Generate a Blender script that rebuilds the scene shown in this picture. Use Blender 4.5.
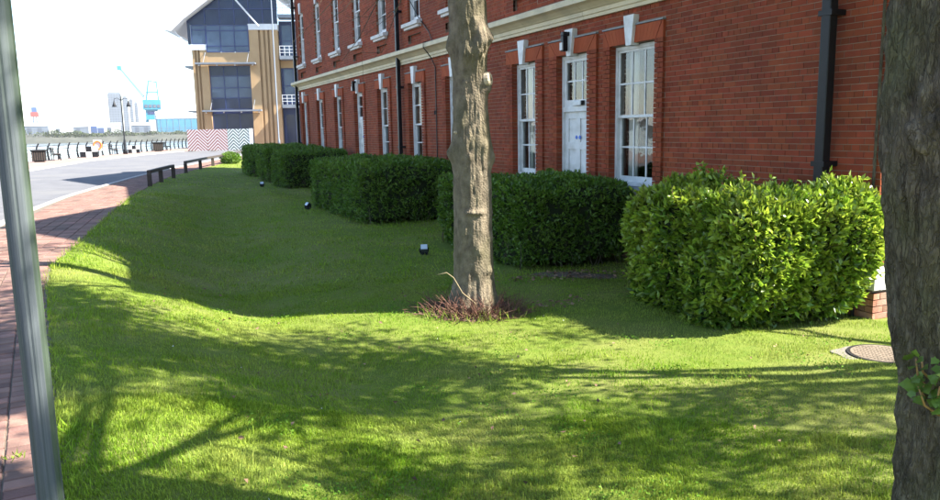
import bpy, bmesh, math, random
import numpy as np
from mathutils import Vector, Matrix
for o in list(bpy.data.objects): bpy.data.objects.remove(o)
rnd = random.Random(11); rng = np.random.default_rng(11)
SC = bpy.context.scene; COL = SC.collection
rad = math.radians

# ------------------------------------------------------------------ camera
CAMZ = 1.6
yaw, pit, rol = rad(24.37), rad(8.97), rad(-1.05)
Fh = Vector((math.sin(yaw), math.cos(yaw), 0)); Wr = Vector((math.cos(yaw), -math.sin(yaw), 0)); ZU = Vector((0, 0, 1))
FW = Fh*math.cos(pit) - ZU*math.sin(pit); Wu = Fh*math.sin(pit) + ZU*math.cos(pit)
RT = Wr*math.cos(rol) + Wu*math.sin(rol); UP = -Wr*math.sin(rol) + Wu*math.cos(rol)
cam = bpy.data.cameras.new('camera'); cam.sensor_width = 36; cam.lens = 36*764.5/940
cam.clip_start = .05; cam.clip_end = 20000
co = bpy.data.objects.new('camera', cam); COL.objects.link(co)
co.matrix_world = Matrix(((RT.x, UP.x, -FW.x, 0), (RT.y, UP.y, -FW.y, 0), (RT.z, UP.z, -FW.z, CAMZ), (0, 0, 0, 1)))
SC.camera = co

# ------------------------------------------------------------------ sky and sun
EL = rad(46.5); SUNH = Vector((1, -.55, 0)).normalized()
SUN = SUNH*math.cos(EL) + ZU*math.sin(EL)
w = bpy.data.worlds.new('World'); SC.world = w; w.use_nodes = True
nt = w.node_tree; nt.nodes.clear()
sky = nt.nodes.new('ShaderNodeTexSky'); sky.sky_type = 'NISHITA'; sky.sun_disc = False
sky.sun_elevation = EL; sky.sun_rotation = math.atan2(SUNH.x, SUNH.y)
sky.air_density = 1.0; sky.dust_density = .4; sky.ozone_density = 1.6
bg = nt.nodes.new('ShaderNodeBackground'); bg.inputs[1].default_value = .088
wo = nt.nodes.new('ShaderNodeOutputWorld')
nt.links.new(sky.outputs[0], bg.inputs[0]); nt.links.new(bg.outputs[0], wo.inputs[0])
sl = bpy.data.lights.new('sun', 'SUN'); sl.energy = 5.0; sl.angle = rad(.53); sl.color = (1, .95, .86)
so = bpy.data.objects.new('sun', sl); COL.objects.link(so)
so.rotation_euler = SUN.to_track_quat('Z', 'Y').to_euler(); so.location = (30, -20, 40)
SC.view_settings.view_transform = 'Standard'; SC.view_settings.look = 'None'
SC.view_settings.gamma = 1; SC.view_settings.exposure = 2.38
SC.render.resolution_x, SC.render.resolution_y = 1024, 545

# ------------------------------------------------------------------ helpers
ORG = {}
class MB:
    def __init__(s): s.v = []; s.f = []
    def add(s, vs, fs):
        n = len(s.v); s.v.extend([tuple(p) for p in vs]); s.f.extend([tuple(i+n for i in f) for f in fs]); return s
    def box(s, x0, x1, y0, y1, z0, z1):
        return s.add([(x0,y0,z0),(x1,y0,z0),(x1,y1,z0),(x0,y1,z0),(x0,y0,z1),(x1,y0,z1),(x1,y1,z1),(x0,y1,z1)],
            [(0,3,2,1),(4,5,6,7),(0,1,5,4),(1,2,6,5),(2,3,7,6),(3,0,4,7)])
    def bar(s, a, b, wd, ht, up=(0,0,1)):
        a = Vector(a); b = Vector(b); d = (b-a).normalized(); u = Vector(up)
        if abs(d.dot(u)) > .98: u = Vector((1,0,0))
        r = d.cross(u).normalized(); u = r.cross(d).normalized(); r = r*wd/2; u = u*ht/2
        return s.add([a-r-u,a+r-u,a+r+u,a-r+u,b-r-u,b+r-u,b+r+u,b-r+u],
            [(0,1,2,3),(7,6,5,4),(0,4,5,1),(1,5,6,2),(2,6,7,3),(3,7,4,0)])
    def tube(s, pts, rs, n=6, cap=True):
        pts = [Vector(p) for p in pts]; m = len(pts); vs = []; fs = []
        if not hasattr(rs, '__len__'): rs = [rs]*m
        ref = None
        for i, p in enumerate(pts):
            d = (pts[min(i+1,m-1)] - pts[max(i-1,0)])
            d = d.normalized() if d.length > 1e-9 else Vector((0,0,1))
            if ref is None: ref = Vector((1,0,0)) if abs(d.x) < .8 else Vector((0,1,0))
            a = (ref - d*ref.dot(d)).normalized(); b = d.cross(a); ref = a
            for k in range(n):
                t = 2*math.pi*k/n; vs.append(p + (a*math.cos(t)+b*math.sin(t))*rs[i])
        for i in range(m-1):
            for k in range(n):
                q = (k+1) % n; fs.append((i*n+k, i*n+q, (i+1)*n+q, (i+1)*n+k))
        if cap and n > 2: fs.append(tuple(range(n-1,-1,-1))); fs.append(tuple(range((m-1)*n, m*n)))
        return s.add(vs, fs)
    def lathe(s, c, prof, n=16):
        vs = []; fs = []; m = len(prof)
        for r, z in prof:
            for k in range(n):
                t = 2*math.pi*k/n; vs.append((c[0]+r*math.cos(t), c[1]+r*math.sin(t), c[2]+z))
        for i in range(m-1):
            for k in range(n):
                q = (k+1) % n; fs.append((i*n+k, i*n+q, (i+1)*n+q, (i+1)*n+k))
        fs.append(tuple(range(n-1,-1,-1))); fs.append(tuple(range((m-1)*n, m*n)))
        return s.add(vs, fs)
    def prism(s, poly, axis, a, b):
        def P(u, v, t):
            return (t,u,v) if axis == 'x' else ((u,t,v) if axis == 'y' else (u,v,t))
        n = len(poly); vs = [P(u,v,a) for u,v in poly] + [P(u,v,b) for u,v in poly]
        fs = [tuple(range(n)), tuple(range(2*n-1,n-1,-1))] + [(i,(i+1)%n,n+(i+1)%n,n+i) for i in range(n)]
        return s.add(vs, fs)
    def build(s, name, mat, parent=None, smooth=False, bevel=0, fixn=True):
        return mk(name, s.v, s.f, mat, parent, smooth, bevel, fixn)
def rootorg(p): return ORG.get(p.name, Vector((0,0,0))) if p else Vector((0,0,0))
def mk(name, v, f, mat, parent=None, smooth=False, bevel=0, fixn=True):
    me = bpy.data.meshes.new(name); og = rootorg(parent)
    me.from_pydata([(p[0]-og.x, p[1]-og.y, p[2]-og.z) for p in v], [], f)
    if fixn:
        bm = bmesh.new(); bm.from_mesh(me); bmesh.ops.recalc_face_normals(bm, faces=bm.faces); bm.to_mesh(me); bm.free()
    me.materials.append(mat)
    if smooth: me.polygons.foreach_set('use_smooth', [True]*len(me.polygons))
    o = bpy.data.objects.new(name, me); COL.objects.link(o)
    if bevel:
        b = o.modifiers.new('bevel', 'BEVEL'); b.width = bevel; b.segments = 2; b.limit_method = 'ANGLE'
    if parent: o.parent = parent
    ORG[o.name] = og
    return o
def npmesh(name, V, F, mat, parent=None, smooth=False):
    og = rootorg(parent); V = np.asarray(V, np.float32) - np.array(og, np.float32); F = np.asarray(F, np.int32); k = F.shape[1]
    me = bpy.data.meshes.new(name); me.vertices.add(len(V)); me.loops.add(F.size); me.polygons.add(len(F))
    me.vertices.foreach_set('co', V.ravel()); me.loops.foreach_set('vertex_index', F.ravel())
    me.polygons.foreach_set('loop_start', np.arange(0, F.size, k, dtype=np.int32))
    try: me.polygons.foreach_set('loop_total', np.full(len(F), k, np.int32))
    except Exception: pass
    me.update(calc_edges=True); me.materials.append(mat)
    if smooth: me.polygons.foreach_set('use_smooth', np.ones(len(F), bool))
    o = bpy.data.objects.new(name, me); COL.objects.link(o)
    if parent: o.parent = parent
    ORG[o.name] = og
    return o
def tag(o, label=None, cat=None, group=None, kind=None):
    if label: o['label'] = label
    if cat: o['category'] = cat
    if group: o['group'] = group
    if kind: o['kind'] = kind
    return o
def thing(name, loc, label, cat, group=None, rz=0):
    o = bpy.data.objects.new(name, None); COL.objects.link(o); o.location = loc; o.rotation_euler = (0,0,rz)
    o.empty_display_size = .2; ORG[o.name] = Vector(loc) if not rz else Vector((0,0,0))
    return tag(o, label, cat, group)
def struct(o): o['kind'] = 'structure'; return o
def copy_tree(o, parent=None):
    c = o.copy(); COL.objects.link(c); c.parent = parent
    for ch in list(o.children): copy_tree(ch, c)
    return c
def child_copy(o, loc, parent):
    c = o.copy(); COL.objects.link(c); c.parent = parent; c.location = loc; return c

# numpy value noise
def _h(i, j, k):
    n = (i*374761393 + j*668265263 + k*2147483647) & 0xffffffff
    n = ((n ^ (n >> 13))*1274126177) & 0xffffffff
    return ((n ^ (n >> 16)) & 0xffff)/65535.
def vnoise(x, y, z=0.):
    x, y, z = np.broadcast_arrays(np.asarray(x, float), np.asarray(y, float), np.asarray(z, float))
    xi, yi, zi = np.floor(x).astype(np.int64), np.floor(y).astype(np.int64), np.floor(z).astype(np.int64)
    fx, fy, fz = x-xi, y-yi, z-zi
    fx, fy, fz = [t*t*(3-2*t) for t in (fx, fy, fz)]
    r = 0
    for a in (0,1):
        for b in (0,1):
            for c in (0,1):
                r = r + _h(xi+a, yi+b, zi+c)*(fx if a else 1-fx)*(fy if b else 1-fy)*(fz if c else 1-fz)
    return r*2-1
def fbm(x, y, z=0., o=4):
    r = 0; a = 1.; f = 1.
    for i in range(o): r = r + a*vnoise(x*f+i*7.3, y*f, z*f); a *= .5; f *= 2.03
    return r

# ------------------------------------------------------------------ materials
def pm(name, c1, c2=None, scale=4., rough=.7, bump=0, bscale=None, island=0., metal=0., trans=0., spec=.4, c3=None, c3scale=.6, c3amt=.5, stretch=None, detail=5, obj=False, crack=None):
    m = bpy.data.materials.new(name); m.use_nodes = True; t = m.node_tree; N = t.nodes; Lk = t.links.new
    b = N['Principled BSDF']; b.inputs['Roughness'].default_value = rough; b.inputs['Metallic'].default_value = metal
    b.inputs['Specular IOR Level'].default_value = spec
    if obj: P = N.new('ShaderNodeTexCoord').outputs['Object']
    else: P = N.new('ShaderNodeNewGeometry').outputs['Position']
    if stretch:
        mp = N.new('ShaderNodeMapping'); mp.inputs['Scale'].default_value = stretch; Lk(P, mp.inputs[0]); P = mp.outputs[0]
    out = None
    if c2 is None: c2 = tuple(x*.8 for x in c1)
    nz = N.new('ShaderNodeTexNoise'); nz.inputs['Scale'].default_value = scale; nz.inputs['Detail'].default_value = detail; Lk(P, nz.inputs['Vector'])
    cr = N.new('ShaderNodeValToRGB'); cr.color_ramp.elements[0].position = .32; cr.color_ramp.elements[1].position = .68
    cr.color_ramp.elements[0].color = (*c1, 1); cr.color_ramp.elements[1].color = (*c2, 1); Lk(nz.outputs[0], cr.inputs[0]); out = cr.outputs[0]
    if c3:
        n3 = N.new('ShaderNodeTexNoise'); n3.inputs['Scale'].default_value = c3scale; n3.inputs['Detail'].default_value = 4; Lk(P, n3.inputs['Vector'])
        r3 = N.new('ShaderNodeMapRange'); r3.inputs[1].default_value = .45; r3.inputs[2].default_value = .7; r3.inputs[4].default_value = c3amt; Lk(n3.outputs[0], r3.inputs[0])
        mx = N.new('ShaderNodeMix'); mx.data_type = 'RGBA'; Lk(r3.outputs[0], mx.inputs[0]); Lk(out, mx.inputs[6]); mx.inputs[7].default_value = (*c3, 1); out = mx.outputs[2]
    hgt = None
    if crack:      # (scale, z squash, width, colour): dark furrows between bark plates
        mp2 = N.new('ShaderNodeMapping'); mp2.inputs['Scale'].default_value = (1,1,crack[1]); Lk(N.new('ShaderNodeNewGeometry').outputs['Position'], mp2.inputs[0])
        wn = N.new('ShaderNodeTexNoise'); wn.inputs['Scale'].default_value = crack[0]*1.3; wn.inputs['Detail'].default_value = 3; Lk(mp2.outputs[0], wn.inputs['Vector'])
        wa = N.new('ShaderNodeVectorMath'); wa.operation = 'MULTIPLY_ADD'; Lk(wn.outputs['Color'], wa.inputs[0]); wa.inputs[1].default_value = (.05,.05,.05); Lk(mp2.outputs[0], wa.inputs[2])
        vo = N.new('ShaderNodeTexVoronoi'); vo.feature = 'DISTANCE_TO_EDGE'; vo.inputs['Scale'].default_value = crack[0]; Lk(wa.outputs[0], vo.inputs['Vector'])
        cm = N.new('ShaderNodeMapRange'); cm.inputs[1].default_value = 0; cm.inputs[2].default_value = crack[2]; cm.inputs[3].default_value = crack[4]; cm.inputs[4].default_value = 0; Lk(vo.outputs['Distance'], cm.inputs[0])
        mx = N.new('ShaderNodeMix'); mx.data_type = 'RGBA'; Lk(cm.outputs[0], mx.inputs[0]); Lk(out, mx.inputs[6]); mx.inputs[7].default_value = (*crack[3], 1); out = mx.outputs[2]
        hgt = cm.outputs[0]
    if island:
        g = N.new('ShaderNodeNewGeometry'); oi = N.new('ShaderNodeObjectInfo')
        ad = N.new('ShaderNodeMath'); ad.operation = 'ADD'; Lk(g.outputs['Random Per Island'], ad.inputs[0]); Lk(oi.outputs['Random'], ad.inputs[1])
        fr = N.new('ShaderNodeMath'); fr.operation = 'FRACT'; Lk(ad.outputs[0], fr.inputs[0])
        mr = N.new('ShaderNodeMapRange'); mr.inputs[3].default_value = 1-island; mr.inputs[4].default_value = 1+island*.7; Lk(fr.outputs[0], mr.inputs[0])
        m7 = N.new('ShaderNodeMath'); m7.operation = 'MULTIPLY'; m7.inputs[1].default_value = 7.31; Lk(fr.outputs[0], m7.inputs[0])
        f7 = N.new('ShaderNodeMath'); f7.operation = 'FRACT'; Lk(m7.outputs[0], f7.inputs[0])
        h7 = N.new('ShaderNodeMapRange'); h7.inputs[3].default_value = .5-.02*island; h7.inputs[4].default_value = .5+.02*island; Lk(f7.outputs[0], h7.inputs[0])
        hs = N.new('ShaderNodeHueSaturation'); Lk(out, hs.inputs['Color']); Lk(mr.outputs[0], hs.inputs['Value']); Lk(h7.outputs[0], hs.inputs['Hue']); out = hs.outputs[0]
    Lk(out, b.inputs['Base Color'])
    if bump:
        bn = N.new('ShaderNodeTexNoise'); bn.inputs['Scale'].default_value = bscale or scale*4; bn.inputs['Detail'].default_value = 6; Lk(P, bn.inputs['Vector'])
        bp = N.new('ShaderNodeBump'); bp.inputs['Strength'].default_value = bump; bp.inputs['Distance'].default_value = .02; 
        if hgt is not None:
            sb = N.new('ShaderNodeMath'); sb.operation = 'SUBTRACT'; Lk(bn.outputs[0], sb.inputs[0]); Lk(hgt, sb.inputs[1]); Lk(sb.outputs[0], bp.inputs['Height'])
        else: Lk(bn.outputs[0], bp.inputs['Height'])
        Lk(bp.outputs[0], b.inputs['Normal'])
    if trans:
        tr = N.new('ShaderNodeBsdfTranslucent'); Lk(out, tr.inputs[0]); ms = N.new('ShaderNodeMixShader'); ms.inputs[0].default_value = trans
        Lk(b.outputs[0], ms.inputs[1]); Lk(tr.outputs[0], ms.inputs[2]); Lk(ms.outputs[0], N['Material Output'].inputs[0])
    return m
def glassmat(name, tint=(.8,.85,.85), ior=1.75):
    m = bpy.data.materials.new(name); m.use_nodes = True; t = m.node_tree; N = t.nodes; Lk = t.links.new; N.remove(N['Principled BSDF'])
    g = N.new('ShaderNodeBsdfGlossy'); g.inputs['Roughness'].default_value = .015; g.inputs[0].default_value = (1,1,1,1)
    tr = N.new('ShaderNodeBsdfTransparent'); tr.inputs[0].default_value = (*tint, 1)
    fr = N.new('ShaderNodeFresnel'); fr.inputs[0].default_value = ior
    P = N.new('ShaderNodeNewGeometry'); nz = N.new('ShaderNodeTexNoise'); nz.inputs['Scale'].default_value = 3; Lk(P.outputs['Position'], nz.inputs['Vector'])
    bp = N.new('ShaderNodeBump'); bp.inputs['Strength'].default_value = .06; bp.inputs['Distance'].default_value = .05; Lk(nz.outputs[0], bp.inputs['Height']); Lk(bp.outputs[0], g.inputs['Normal'])
    ms = N.new('ShaderNodeMixShader'); Lk(fr.outputs[0], ms.inputs[0]); Lk(tr.outputs[0], ms.inputs[1]); Lk(g.outputs[0], ms.inputs[2])
    Lk(ms.outputs[0], N['Material Output'].inputs[0]); return m
M = {}
M['soil_grass'] = pm('lawn_base', (.085,.125,.016), (.12,.15,.026), 9, .95, .4, 60, c3=(.17,.16,.055), c3scale=.9, c3amt=.6, spec=.1)
M['grass'] = pm('grass_blade', (.16,.28,.014), (.24,.33,.026), 1.3, .6, island=.48, trans=.42, spec=.25, c3=(.40,.38,.115), c3scale=.7, c3amt=.55)
M['soil'] = pm('soil', (.065,.047,.03), (.115,.085,.055), 14, .95, .6, 50)
M['brick'] = pm('red_brick', (.265,.055,.0205), (.205,.043,.017), 3.5, .85, .35, 90, island=.21, spec=.2, c3=(.12,.036,.022), c3scale=.6, c3amt=.36)
M['brick_lo'] = pm('plinth_brick', (.36,.15,.09), (.28,.10,.06), 5, .9, .4, 80, island=.45, spec=.2, c3=(.42,.33,.26), c3scale=3, c3amt=.6)
M['rubbed'] = pm('rubbed_orange_brick', (.33,.075,.028), (.28,.062,.024), 3, .85, .15, 90, island=.08, spec=.2)
M['mortar'] = pm('mortar', (.28,.21,.155), (.20,.15,.11), 6, .95, .3, 60, spec=.1)
M['cream'] = pm('cream_paint', (.58,.49,.31), (.50,.42,.26), 3, .6, .1, 40, c3=(.34,.30,.21), c3scale=1.5, c3amt=.5)
M['white'] = pm('white_paint', (.68,.68,.655), (.60,.60,.58), 6, .5, c3=(.36,.35,.31), c3scale=5, c3amt=.5)
M['stone'] = pm('painted_stone', (.62,.60,.56), (.50,.48,.44), 6, .75, .2, 50)
M['greystone'] = pm('sill_stone', (.26,.27,.27), (.19,.20,.2), 8, .8, .2, 50, spec=.2)
M['black'] = pm('black_iron', (.006,.0065,.008), (.009,.0095,.012), 8, .42, spec=.25)
M['blackmatt'] = pm('black_matt', (.012,.012,.012), (.018,.018,.018), 8, .8, spec=.15)
M['glass'] = glassmat('window_glass')
M['curtain'] = pm('curtain', (.62,.60,.55), (.52,.50,.46), 3, .9, stretch=(1,14,1))
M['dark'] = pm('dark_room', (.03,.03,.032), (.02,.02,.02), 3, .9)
M['slate'] = pm('slate', (.10,.11,.13), (.14,.15,.17), 6, .7)
M['hedge'] = pm('hedge_leaf', (.072,.158,.012), (.115,.20,.018), 2.2, .38, island=.5, trans=.28, spec=.4)
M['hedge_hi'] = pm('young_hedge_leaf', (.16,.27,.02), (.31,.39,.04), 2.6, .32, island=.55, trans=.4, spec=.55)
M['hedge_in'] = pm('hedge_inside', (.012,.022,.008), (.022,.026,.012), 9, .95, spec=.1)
M['leaf'] = pm('tree_leaf', (.07,.15,.02), (.11,.19,.03), 2.2, .5, island=.4, trans=.4)
M['sprout'] = pm('sprout_leaf', (.09,.17,.02), (.13,.20,.03), 12, .45, island=.35, trans=.4)
M['bark'] = pm('bark_grey', (.20,.163,.112), (.10,.08,.056), 13, .9, .9, 60, c3=(.085,.078,.042), c3scale=3.2, c3amt=.7, spec=.1, stretch=(1,1,.75), detail=11)
M['bark2'] = pm('bark_dark', (.15,.124,.09), (.058,.047,.035), 15, .92, 1.0, 45, c3=(.10,.10,.05), c3scale=3.6, c3amt=.75, spec=.1, stretch=(1,1,.6), detail=11, crack=(44,.34,.2,(.035,.029,.022),.3))
M['scar'] = pm('cut_wood', (.50,.41,.29), (.36,.28,.19), 16, .8, .4, 60)
M['scar2'] = pm('healed_bark', (.15,.132,.105), (.095,.083,.066), 18, .92, .6, 60, spec=.1)
M['twig'] = pm('red_twig', (.17,.075,.048), (.09,.046,.032), 20, .8, island=.5)
M['straw'] = pm('dry_stalk', (.26,.20,.11), (.20,.15,.08), 20, .8)
M['galv'] = pm('galvanised_steel', (.095,.108,.115), (.062,.073,.078), 9, .8, .2, 60, metal=.0, c3=(.036,.06,.022), c3scale=1.3, c3amt=.85, stretch=(16,16,.22), spec=.2)
M['asphalt'] = pm('asphalt', (.115,.115,.122), (.095,.095,.102), 1.6, .9, .3, 120, c3=(.14,.137,.133), c3scale=.35, c3amt=.6, spec=.2)
M['paver'] = pm('clay_paver', (.22,.122,.095), (.155,.088,.07), 5, .85, .3, 70, island=.36, spec=.2, c3=(.105,.082,.067), c3scale=1.2, c3amt=.6)
M['joint'] = pm('sand_joint', (.13,.10,.075), (.09,.075,.055), 20, .95)
M['prom'] = pm('pink_paving', (.215,.137,.112), (.185,.12,.10), 1.2, .85, c3=(.225,.175,.15), c3scale=.4, c3amt=.5)
M['kerb'] = pm('kerb_concrete', (.33,.315,.295), (.27,.26,.245), 5, .85, .2, 60, island=.12)
M['concrete'] = pm('concrete', (.17,.152,.122), (.12,.108,.088), 7, .9, .3, 60)
M['rust'] = pm('cast_iron_cover', (.185,.145,.105), (.14,.112,.083), 18, .85, .5, 70, spec=.15)
M['water'] = pm('water', (.16,.20,.23), (.13,.17,.20), .03, .12, .5, .9, spec=.5)
M['ground'] = pm('ground', (.20,.19,.17), (.16,.155,.14), .2, .95)
M['quay'] = pm('quay_wall', (.22,.21,.2), (.15,.145,.14), .6, .9)
M['wood'] = pm('dark_timber', (.055,.04,.03), (.035,.027,.022), 8, .75, .3, 40)
M['tan'] = pm('tan_block', (.39,.265,.145), (.345,.23,.125), .9, .85, .2, 14, spec=.2, c3=(.31,.205,.11), c3scale=.5, c3amt=.4)
M['navy'] = pm('navy_frame', (.015,.028,.10), (.02,.035,.12), 1, .4)
M['navyglass'] = pm('blue_panel_glass', (.008,.016,.045), (.014,.026,.065), .5, .1, spec=.3)
M['paleglass'] = pm('pale_window_glass', (.03,.055,.10), (.055,.09,.15), .7, .08, spec=.4)
M['roofwhite'] = pm('white_roof', (.62,.63,.64), (.56,.57,.58), .5, .5)
M['canopy'] = pm('steel_canopy', (.20,.22,.25), (.16,.18,.21), 2, .5, metal=.3)
M['cyan'] = pm('cyan_crane_paint', (.02,.20,.30), (.025,.17,.26), .3, .5)
M['cyanpale'] = pm('pale_cyan_paint', (.16,.34,.40), (.15,.31,.37), .3, .5)
M['pale'] = pm('pale_cladding', (.135,.16,.195), (.115,.138,.17), .1, .7)
M['palewin'] = pm('far_window', (.085,.10,.125), (.07,.085,.11), .1, .4)
M['bluewall'] = pm('blue_shed', (.05,.18,.27), (.04,.155,.24), .2, .6)
M['blue'] = pm('blue_paint', (.05,.09,.22), (.06,.11,.25), 2, .5)
M['red'] = pm('red_paint', (.28,.07,.06), (.24,.06,.055), 2, .5)
M['orange'] = pm('orange_plastic', (.75,.18,.04), (.65,.16,.04), 3, .5)
M['scrub'] = pm('bank_scrub', (.038,.06,.018), (.06,.072,.028), .5, .8, island=.5, trans=.2)
M['rubble'] = pm('bank_rubble', (.06,.062,.05), (.035,.038,.03), .12, .95)
M['bluedisc'] = pm('blue_disc', (.02,.12,.5), (.02,.12,.5), 2, .4)
M['lens'] = pm('lamp_glass', (.5,.55,.6), (.45,.5,.55), 5, .1)

# ------------------------------------------------------------------ layout curves
BY = [-12,0,3.67,5.17,9.08,10.87,13.29,17.25,21.37,26.43,32.28,38,44,52.3,60]
BX = [.2,-.1,-.34,-.47,-.80,-.88,-.62,-.27,.12,.82,1.83,3.4,5.2,7.5,10]
RY = [-60,-12,0,17.1,20,23.6,27.6,34,40,46,54,60,74]
RX = [-3.0,-2.75,-2.6,-2.19,-1.89,-1.43,-.64,.7,2.2,4.0,6.4,8.5,13.5]
GY = [-60,0,25,43.85,58.6,70,81,86]
GX = [-12,-9.5,-6.8,-4.17,-1.83,1.5,5.5,9]
xb = lambda y: np.interp(y, BY, BX); xr = lambda y: np.interp(y, RY, RX); xg = lambda y: np.interp(y, GY, GX)
xq = lambda y: -4.45 + .3175*(np.asarray(y, float)-61.6) - .35     # quay edge
def ss(a, b, x):
    t = np.clip((x-a)/(b-a), 0, 1); return t*t*(3-2*t)
def gz(x, y):
    x = np.asarray(x, float); y = np.asarray(y, float); d = x - xb(y)
    A = np.interp(y, [-6,0,3,6,9,13,20,28,36,52], [.05,.12,.34,.52,.52,.47,.42,.27,.14,.03])
    z = -A*ss(-.1, 2.5, d) - .09*ss(5, 7.4, x)*(1-ss(9, 14, y))
    z = z + .17*np.exp(-((y-27.0+.9*(x-1))/1.7)**2)*ss(.3, 1.5, d)*(1-ss(4.0, 4.9, x))
    z = z - .15*np.exp(-((d-2.3)/1.15)**2)*ss(7.5, 11, y)*(1-ss(20, 25, y))
    z = z + .022*vnoise(x*.9, y*.9, 3.)*ss(.2, 1, d) + .012*vnoise(x*2.3, y*2.3, 9.)*ss(.2, 1, d)
    return z
def g1(x, y): return float(gz(x, y))
def smoothpath(pts, n):   # resample polyline
    pts = np.array(pts, float); t = np.linspace(0, 1, len(pts)); tt = np.linspace(0, 1, n)
    return np.stack([np.interp(tt, t, pts[:,k]) for k in range(pts.shape[1])], 1)

# ------------------------------------------------------------------ ground, water, road, pavements
ys = np.array([-400.,-60,-12,0,20,40,60,80,100,140])
g = MB(); pl = [(float(xq(y))+.3, y) for y in ys]
vs = []; fs = []
for x, y in pl: vs += [(x, y, -.95), (900, y, -.95)]
for i in range(len(pl)-1): fs.append((2*i, 2*i+1, 2*i+3, 2*i+2))
struct(mk('ground', vs, fs, M['ground']))
struct(mk('water', [(-9000,-2000,-3.0),(9000,-2000,-3.0),(9000,9000,-3.0),(-9000,9000,-3.0)], [(0,1,2,3)], M['water']))
def strip(name, fa, fb, y0, y1, n, z, mat, skirt=.9):
    yy = np.linspace(y0, y1, n); vs = []; fs = []
    for y in yy:
        a, b = float(fa(y)), float(fb(y)); vs += [(a,y,z),(b,y,z),(a,y,z-skirt),(b,y,z-skirt)]
    for i in range(n-1):
        k = 4*i; fs += [(k,k+1,k+5,k+4),(k+1,k+3,k+7,k+5),(k,k+4,k+6,k+2)]
    fs += [(0,2,3,1),(4*n-4,4*n-3,4*n-1,4*n-2)]
    return struct(mk(name, vs, fs, mat))
strip('road', lambda y: xg(y), lambda y: min(float(xr(y)), 40), -60, 74, 90, -.07, M['asphalt'])
strip('road_forecourt', lambda y: xg(y), lambda y: 60, 74.004, 86, 12, -.066, M['asphalt'])
strip('promenade', lambda y: xq(y), lambda y: xg(y)-.004, -60, 86, 90, 0, M['prom'], 3.8)
strip('forecourt', lambda y: xq(y), lambda y: 60, 86.004, 150, 20, .02, M['prom'], 3.8)
strip('path_bed', lambda y: xr(y)+.006, lambda y: xb(y)+.03, -12, 60, 90, -.012, M['joint'])
# white edge line on the road, far side
def ribbon(name, fa, fb, y0, y1, n, z, mat):
    yy = np.linspace(y0, y1, n); vs = []
    for y in yy: vs += [(float(fa(y)), y, z), (float(fb(y)), y, z)]
    return struct(mk(name, vs, [(2*i,2*i+1,2*i+3,2*i+2) for i in range(n-1)], mat))
# kerbs: separate stones, near side and far side
def kerb(name, fx, y0, y1, step, side):
    k = tag(bpy.data.objects.new(name, None), kind='structure'); COL.objects.link(k); ORG[k.name] = Vector((0,0,0))
    y = y0
    while y < y1:
        ya, yb_ = y+.008, y+step-.008; xa, xb_ = float(fx(ya)), float(fx(yb_)); m = MB(); q = .16*side
        zt = .012+rnd.uniform(-.003,.003)
        m.add([(xa,ya,-.3),(xa+q,ya,-.3),(xb_+q,yb_,-.3),(xb_,yb_,-.3),(xa,ya,zt),(xa+q,ya,zt),(xb_+q,yb_,zt),(xb_,yb_,zt)],
              [(0,3,2,1),(4,5,6,7),(0,1,5,4),(1,2,6,5),(2,3,7,6),(3,0,4,7)])
        m.build('kerb_stone', M['kerb'], k, bevel=.012); y += step
    return k
kerb('kerb', lambda y: xr(y)-.03, 4, 60, .915, 1)
kerb('far_kerb', lambda y: xg(y)+.03, 34, 80, 1.83, -1)
# clay pavers of the footpath, in courses that follow the lawn edge
pave = tag(bpy.data.objects.new('brick_path', None), kind='structure'); COL.objects.link(pave); ORG[pave.name] = Vector((0,0,0))
pv = []
y = -2.0
while y < 56:
    a = math.atan2(float(xb(y+.4)-xb(y-.4)), .8); x = float(xb(y))-.035; sh = .03*math.sin(y*3)
    i = 0
    while x - .2225 > float(xr(y))+.14:
        pv.append((x-.11, y, a)); x -= .2225; i += 1
    y += .1125
def pbox(hx, hy, h, c=.006):   # small chamfered block, top at z = 0
    return ([(-hx,-hy,-h),(hx,-hy,-h),(hx,hy,-h),(-hx,hy,-h),(-hx,-hy,-c),(hx,-hy,-c),(hx,hy,-c),(-hx,hy,-c),(-hx+c,-hy+c,0),(hx-c,-hy+c,0),(hx-c,hy-c,0),(-hx+c,hy-c,0)],
        [(0,1,5,4),(1,2,6,5),(2,3,7,6),(3,0,4,7),(4,5,9,8),(5,6,10,9),(6,7,11,10),(7,4,8,11),(8,9,10,11)])
def inview(x, y, z, mx=0.):
    v = Vector((x,y,z-CAMZ)); d = v.dot(FW)
    if d < .3: return False
    px = 470+764.5*v.dot(RT)/d; py = 250-764.5*v.dot(UP)/d
    return -mx < px < 940+mx and -mx < py < 500+mx
PB = pbox(.1065,.0515,.05)
pv.sort(key=lambda p: (not inview(p[0],p[1],0,12), p[0]**2+p[1]**2))
first = None; st = MB()
for n, (x, y, a) in enumerate(pv):
    dz = rnd.uniform(-.003,.002); tx, ty = rnd.uniform(-.012,.012), rnd.uniform(-.012,.012)
    if n < 300:
        if first is None:
            first = mk('paver', PB[0], PB[1], M['paver'], pave, bevel=0); o = first
        else:
            o = first.copy(); COL.objects.link(o); o.parent = pave
        o.location = (x,y,dz); o.rotation_euler = (tx,ty,-a+rnd.uniform(-.012,.012))
    else:
        c, s_ = math.cos(-a), math.sin(-a)
        st.add([(x+p[0]*c-p[1]*s_, y+p[0]*s_+p[1]*c, p[2]+dz+p[0]*tx) for p in PB[0]], PB[1])
o = st.build('paver_courses', M['paver'], pave, fixn=False); o['kind'] = 'stuff'

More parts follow.
